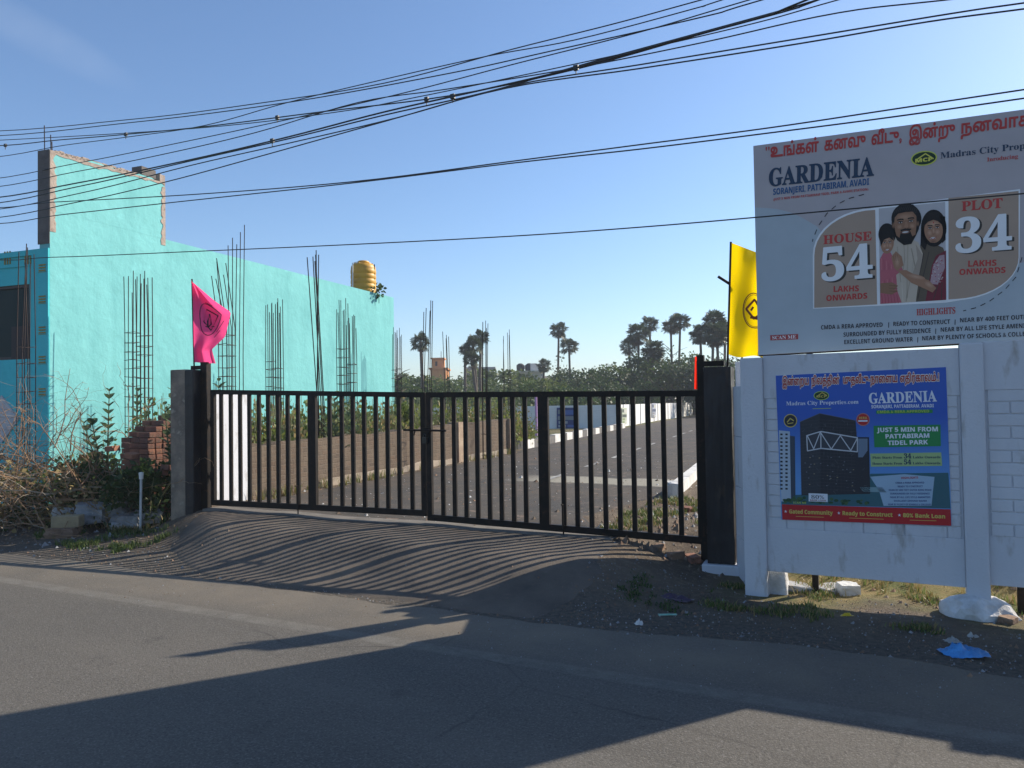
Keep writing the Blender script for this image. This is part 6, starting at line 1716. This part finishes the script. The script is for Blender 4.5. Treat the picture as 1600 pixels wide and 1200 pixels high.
slab('rubble_slab', 232, 806, 10.5, (.34, .26, .14), .4, .1, stone_a, 'grey chunk right of the white pipe', 4, group=RB)
slab('rubble_slab', 98, 803, 10.5, (.26, .16, .14), .6, .25, stone_w, 'small whitish wedge at the left of the rubble', 5, group=RB)
slab('rubble_slab', 182, 822, 10.3, (.16, .12, .07), .6, .15, stone_w, 'small pale chip between the two grey chunks', 6, group=RB)
# buff concrete block, two-cored
blk = P(106, 824, 10.0); bz = ground_z(blk.x, blk.y); root = thing('concrete_block', 'buff concrete block resting on another at the left roadside', 'block', (blk.x, blk.y, bz))
bm_ = pmat('buff_block', (0.34, 0.27, 0.16), (0.24, 0.19, 0.12), 6, .95, .7, 40)
mb = MB(); mb.box((blk.x, blk.y, bz + .19), (.34, .19, .15), .12); mb.build('body', bm_, root, bevel=.012, origin=(blk.x, blk.y, bz))
slab('rubble_slab', 98, 832, 9.95, (.36, .22, .13), .05, .0, stone_b, 'brown block underneath the buff concrete block', 8, group=RB)
# right-hand rubble
for i, (u, v, Y, sz, m_, lab) in enumerate(((1325, 935, 6.7, (.17, .13, .13), stone_w, 'whitish stone below the poster, right of the steel leg'), (1300, 940, 6.85, (.34, .2, .05), stone_a, 'flat pale lump at the foot of the steel leg'), (1245, 930, 6.9, (.30, .2, .06), stone_a, 'pale lump beside the white footing'),
      (1262, 912, 7.6, (.24, .12, .08), stone_b, 'brown stone in the dry grass behind the poster wall, left'), (1300, 907, 8.1, (.28, .12, .07), stone_b, 'brick coloured stone in the dry grass behind the poster wall'),
      (1055, 866, 7.75, (.16, .11, .07), stone_b, 'reddish stone under the right end of the gate'), (1030, 862, 7.9, (.13, .10, .06), stone_b, 'brown stone under the right leaf of the gate'), (1082, 868, 7.72, (.18, .11, .07), bk_m[2], 'broken orange brick at the foot of the right gate post'),
      (1072, 758, 9.7, (.13, .10, .09), bk_m[0], 'red brick piece beside the kerb behind the gate'), (1052, 745, 11.2, (.20, .24, .30), stone_w, 'pale kerb stone standing at the start of the right kerb'), (1575, 968, 5.8, (.14, .10, .07), stone_b, 'brown stone at the right edge near the footing'))):
    so = slab('stone', u, v, Y, sz, i * .7, .08, m_, lab, 20 + i, 'stone', 'stones on the right'); so.location.z = ground_z(so.location.x, so.location.y) + sz[2] * .22
# gravel and clods: one mass
def chips(name, label, n, fn, mats, s0, s1):
    mb = MB()
    for k in range(n):
        t, nn_ = fn(); p = XY(t, nn_, gz(t, nn_) if nn_ > 0 else .006); s = rnd.uniform(s0, s1) * (2 if rnd.random() < .06 else 1)
        q = [Vector((rnd.uniform(.6, 1) * math.cos(a), rnd.uniform(.6, 1) * math.sin(a), 0)) * s for a in (0.3, 1.7, 3.0, 4.6)]
        tp = Vector((rnd.gauss(0, .2) * s, rnd.gauss(0, .2) * s, s * rnd.uniform(.4, .9)))
        mb.add([p + x - Vector((0, 0, .004)) for x in q] + [p + tp], [(0, 1, 4), (1, 2, 4), (2, 3, 4), (3, 0, 4)], rnd.randrange(len(mats)))
    return tag(mb.build(name, mats), label, 'gravel', kind='stuff')
clod = pmat('clod', (0.20, 0.155, 0.11), (0.12, 0.09, 0.07), 9, .95)
chips('gravel', 'loose gravel and clods on the verge', 2600, lambda: (rnd.uniform(-9.5, 6.5), abs(rnd.gauss(0, .9)) + .05), [clod, stone_a, stone_b], .006, .018)
chips('gravel', 'rubble and clods inside the right of the gate', 700, lambda: (rnd.uniform(.1, 1.7), rnd.uniform(2.2, 5.6)), [clod, stone_a, stone_b, clod], .012, .045)
chips('gravel', 'clods in the dry grass behind the white wall', 500, lambda: (rnd.uniform(1.9, 6.5), rnd.uniform(1.9, 5)), [clod, stone_b, straw], .01, .04)
chips('gravel', 'small gravel and crumbs on the shaded right verge', 4200, lambda: (rnd.uniform(.6, 6.2), .08 + 1.9 * rnd.random()), [clod, stone_a, stone_b, clod], .004, .015)
chips('gravel', 'road chippings scattered along the edge of the carriageway', 1500, lambda: (rnd.uniform(-9, 6), -abs(rnd.gauss(0, .35))), [clod, stone_a], .003, .007)
chips('gravel', 'loose clods on the left verge', 700, lambda: (rnd.uniform(-9, -5.2), rnd.uniform(.5, 2.2)), [clod, stone_a, stone_b], .01, .035)
chips('gravel', 'coarse loose chippings on the ramp', 3500, lambda: (rnd.uniform(-5.2, 1.4), rnd.uniform(.05, 2.4)), [clod, stone_b, stone_a, clod], .004, .012)
chips('gravel', 'brown crumbs fallen on the drive', 2600, lambda: (rnd.uniform(-6.6, .2), 2.4 + 11 * rnd.random() ** 1.4), [clod, stone_b, stone_w, clod], .008, .036)
# white capped pipe
pb = P(219, 822, 10.15); pz = ground_z(pb.x, pb.y); pt_ = P(220, 745, 10.15).z
root = thing('standpipe', 'thin white plastic standpipe with a screw cap by the rubble', 'pipe', (pb.x, pb.y, pz))
mb = MB(); mb.tube([(pb.x, pb.y, pz - .1), (pb.x + .015, pb.y, pt_)], .0165, 10); mb.build('pipe', pmat('dull_pvc', (0.50, 0.52, 0.52), (0.42, 0.43, 0.42), 5, .5), root, origin=(pb.x, pb.y, pz))
mb = MB(); mb.lathe([(.026, -.03), (.028, .02), (.030, .021), (.030, .055), (.02, .06)], (pb.x + .015, pb.y, pt_), 12); mb.build('cap', pipe_w, root, origin=(pb.x, pb.y, pz))
# litter
def rag(name, u, v, size, col, label, seed, h=.05, cat='litter', z=None, rz=0.0):
    p = G(u, v, 0.0); t, n = TN(p.x, p.y); z0 = gz(t, n) if n > 0 else .006
    p = G(u, v, z0); r_ = random.Random(seed); nn_ = 14; vs = []
    for j in range(nn_ + 1):
        for i in range(nn_ + 1):
            x, y = (i / nn_ - .5), (j / nn_ - .5); rr = 1 + .35 * noise.noise(Vector((math.atan2(y, x), seed, 0)) * 1.3)
            X, Y_ = x * size[0] * rr, y * size[1] * rr; cz, sz_ = math.cos(rz), math.sin(rz)
            zz = h * (noise.noise(Vector((x * 4, y * 4, seed))) * .9 + .5 * noise.noise(Vector((x * 10, y * 10, seed))) + .55) * max(0.1, 1 - (x*x + y*y) * 3.2)
            vs.append((X * cz - Y_ * sz_, X * sz_ + Y_ * cz, max(.004, zz)))
    mb = MB(); mb.add(vs, [(j*(nn_+1)+i, j*(nn_+1)+i+1, (j+1)*(nn_+1)+i+1, (j+1)*(nn_+1)+i) for j in range(nn_) for i in range(nn_)])
    m_ = pmat(name + '_film', col, tuple(c * .7 for c in col), 12, .35, .5, 25); o = mb.build(name, m_, smooth=True); o.location = p
    return tag(o, label, cat)
rag('plastic_bag', 1506, 1022, (.27, .19), (0.06, 0.30, 0.66), 'crumpled bright blue plastic bag on the right verge', 1, .09, 'bag')
rag('torn_cloth', 1052, 936, (.30, .13), (0.06, 0.035, 0.07), 'dark purple rag lying near the right gate pillar', 2, .05, 'rag', rz=-.6)
rag('paper_scrap', 1043, 961, (.14, .05), (0.18, 0.50, 0.36), 'mint green paper scrap on the dusty road edge', 3, .012)
rag('paper_scrap', 998, 976, (.06, .06), (0.72, 0.72, 0.70), 'small white crumpled scrap on the dusty road edge', 4, .05)
rag('paper_scrap', 1323, 962, (.09, .05), (0.80, 0.55, 0.02), 'small yellow scrap in the grass below the poster', 5, .03)
rag('paper_scrap', 1488, 1003, (.10, .08), (0.35, 0.36, 0.34), 'pale scrap just above the blue bag', 6, .04)
rag('paper_scrap', 1520, 996, (.09, .06), (0.40, 0.40, 0.36), 'greyish scrap above and right of the blue bag', 7, .04)
rag('wrapper', 10, 812, (.34, .22), (0.60, 0.20, 0.17), 'reddish white wrapper at far left under the thorn heap', 8, .12)
rag('wrapper', 65, 812, (.22, .16), (0.50, 0.48, 0.50), 'pale torn wrapper left of the rubble', 9, .08)
rag('wrapper', 180, 826, (.16, .10), (0.42, 0.40, 0.48), 'lilac grey wrapper under the grey chunks', 10, .06)

# ================================================================== OVERHEAD CABLES (all on lines parallel to the road)
WIRES = [  # plane distance n, radius, pixel trace, label
 (2.6, 0.0068, [(-60, 206), (200, 187), (400, 162), (600, 130), (800, 77), (960, 37), (1110, -4)], 'uppermost thin overhead cable from the left, crossing two others over the gate'),
 (2.3, 0.0068, [(-60, 214), (200, 192), (450, 160), (700, 115), (860, 80), (1100, 26), (1190, 0)], 'second overhead cable from the top at the left edge'),
 (2.7, 0.0064, [(-60, 219), (0, 219), (300, 201), (520, 176), (650, 152), (800, 121), (1000, 78), (1180, 36), (1330, -6)], 'third overhead cable from the top at the left edge, joining the thick bundle'),
 (2.5, 0.0080, [(-60, 228), (100, 218), (300, 200), (500, 175), (700, 150), (900, 108), (1100, 52), (1240, 14), (1300, -8)], 'overhead cable carrying small black clips above the tall teal wall'),
 (2.2, 0.0060, [(-60, 250), (100, 227), (200, 214), (320, 196), (450, 160), (600, 124), (760, 88), (900, 62), (1090, 12), (1140, -4)], 'overhead cable rising steeply across the upper bundle'),
 (2.4, 0.0064, [(-60, 285), (120, 255), (300, 219), (480, 180), (640, 143), (800, 101), (1000, 50), (1170, 0)], 'overhead cable passing in front of the top of the tall teal wall'),
 (2.1, 0.0064, [(-60, 298), (120, 268), (260, 240), (400, 207), (560, 160), (700, 139), (900, 106), (1100, 66), (1310, 20), (1530, -6)], 'overhead cable crossing the bundle from below at the centre'),
 (1.9, 0.0096, [(-60, 314), (120, 286), (300, 249), (450, 214), (600, 175), (760, 139), (900, 106), (1060, 62), (1200, 24), (1270, -4)], 'thickest black cable of the lower bundle'),
 (1.95, 0.0080, [(-60, 324), (120, 292), (300, 251), (450, 217), (600, 180), (760, 144), (900, 104), (1080, 55), (1230, 14), (1290, -4)], 'second thick cable twisted along the lower bundle'),
 (1.7, 0.0068, [(-60, 333), (120, 303), (300, 258), (450, 224), (620, 184), (800, 134), (1000, 101), (1250, 60), (1500, 19), (1660, -4)], 'overhead cable leaving the lower bundle for the upper right corner'),
 (1.6, 0.0068, [(-60, 346), (120, 316), (260, 284), (400, 246), (600, 190), (790, 138), (1000, 107), (1250, 68), (1450, 34), (1660, 6)], 'lowest cable of the bundle, ending just under the upper right corner'),
 (1.2, 0.0060, [(-60, 324), (80, 316), (300, 304), (550, 284), (800, 252), (1000, 226), (1200, 200), (1400, 170), (1660, 131)], 'upper cable of the low pair passing just above the billboard'),
 (1.15, 0.0060, [(-60, 352), (100, 335), (300, 313), (550, 286), (800, 255), (1000, 233), (1200, 208), (1400, 182), (1660, 145)], 'lower cable of the low pair passing just above the billboard'),
 (0.9, 0.0052, [(-60, 402), (80, 402), (300, 393), (550, 382), (800, 369), (1000, 355), (1200, 338), (1400, 320), (1660, 297)], 'lowest single cable, crossing in front of the family on the billboard')]
def smooth_path(pts, n):
    out = []
    for i in range(len(pts) - 1):
        p0, p1, p2, p3 = pts[max(i-1, 0)], pts[i], pts[i+1], pts[min(i+2, len(pts)-1)]
        for k in range(n):
            t = k / n
            out.append((p1*2 + (p2-p0)*t + (p0*2-p1*5+p2*4-p3)*t*t + (p1*3-p0-p2*3+p3)*t**3) * .5)
    return out + [pts[-1]]
for i, (n, r_, px, lab) in enumerate(WIRES):
    p0 = XY(0, n); pts = [hit(u, v, p0, N2) for u, v in px]
    d0 = (pts[0] - pts[1]).normalized(); d1 = (pts[-1] - pts[-2]).normalized()
    pts = [pts[0] + d0 * 8 + Vector((0, 0, .5))] + pts + [pts[-1] + d1 * 3]
    mb = MB(); mb.tube(smooth_path(pts, 6), r_, 6)
    root = mb.build('overhead_cable', wire_m, smooth=True); tag(root, lab, 'cable', 'overhead cables above the roadside')
    if i in (3, 7):
        for u, v in (((2, 243), (187, 216), (420, 181), (654, 144)) if i == 3 else ((434, 221), (700, 160), (889, 116), (966, 92), (1332, 30)))[:5]:
            if i == 7 and u > 960: continue
            best = min(smooth_path(pts, 6), key=lambda q: (q - hit(u, v, p0, N2)).length)
            mb = MB(); mb.box(best, (.05, .03, .05), ROADROT); mb.tube([best, best - Vector((0, 0, .07))], .006, 5)
            c_ = mb.build('clip', wire_m, root)
            c_.parent = root; c_.location = (0, 0, 0)

# ================================================================== HAZE
mb = MB(); mb.box((0, 60, 7.5), (640, 640, 17))
hz_m = bpy.data.materials.new('haze_air'); hz_m.use_nodes = True
N = hz_m.node_tree.nodes; L = hz_m.node_tree.links
N.remove(N['Principled BSDF'])
pv = N.new('ShaderNodeVolumePrincipled'); pv.inputs['Color'].default_value = (0.86, 0.91, 1.0, 1); pv.inputs['Density'].default_value = 0.0009
L.new(pv.outputs[0], N['Material Output'].inputs['Volume'])
tag(mb.build('haze', hz_m), kind='stuff')
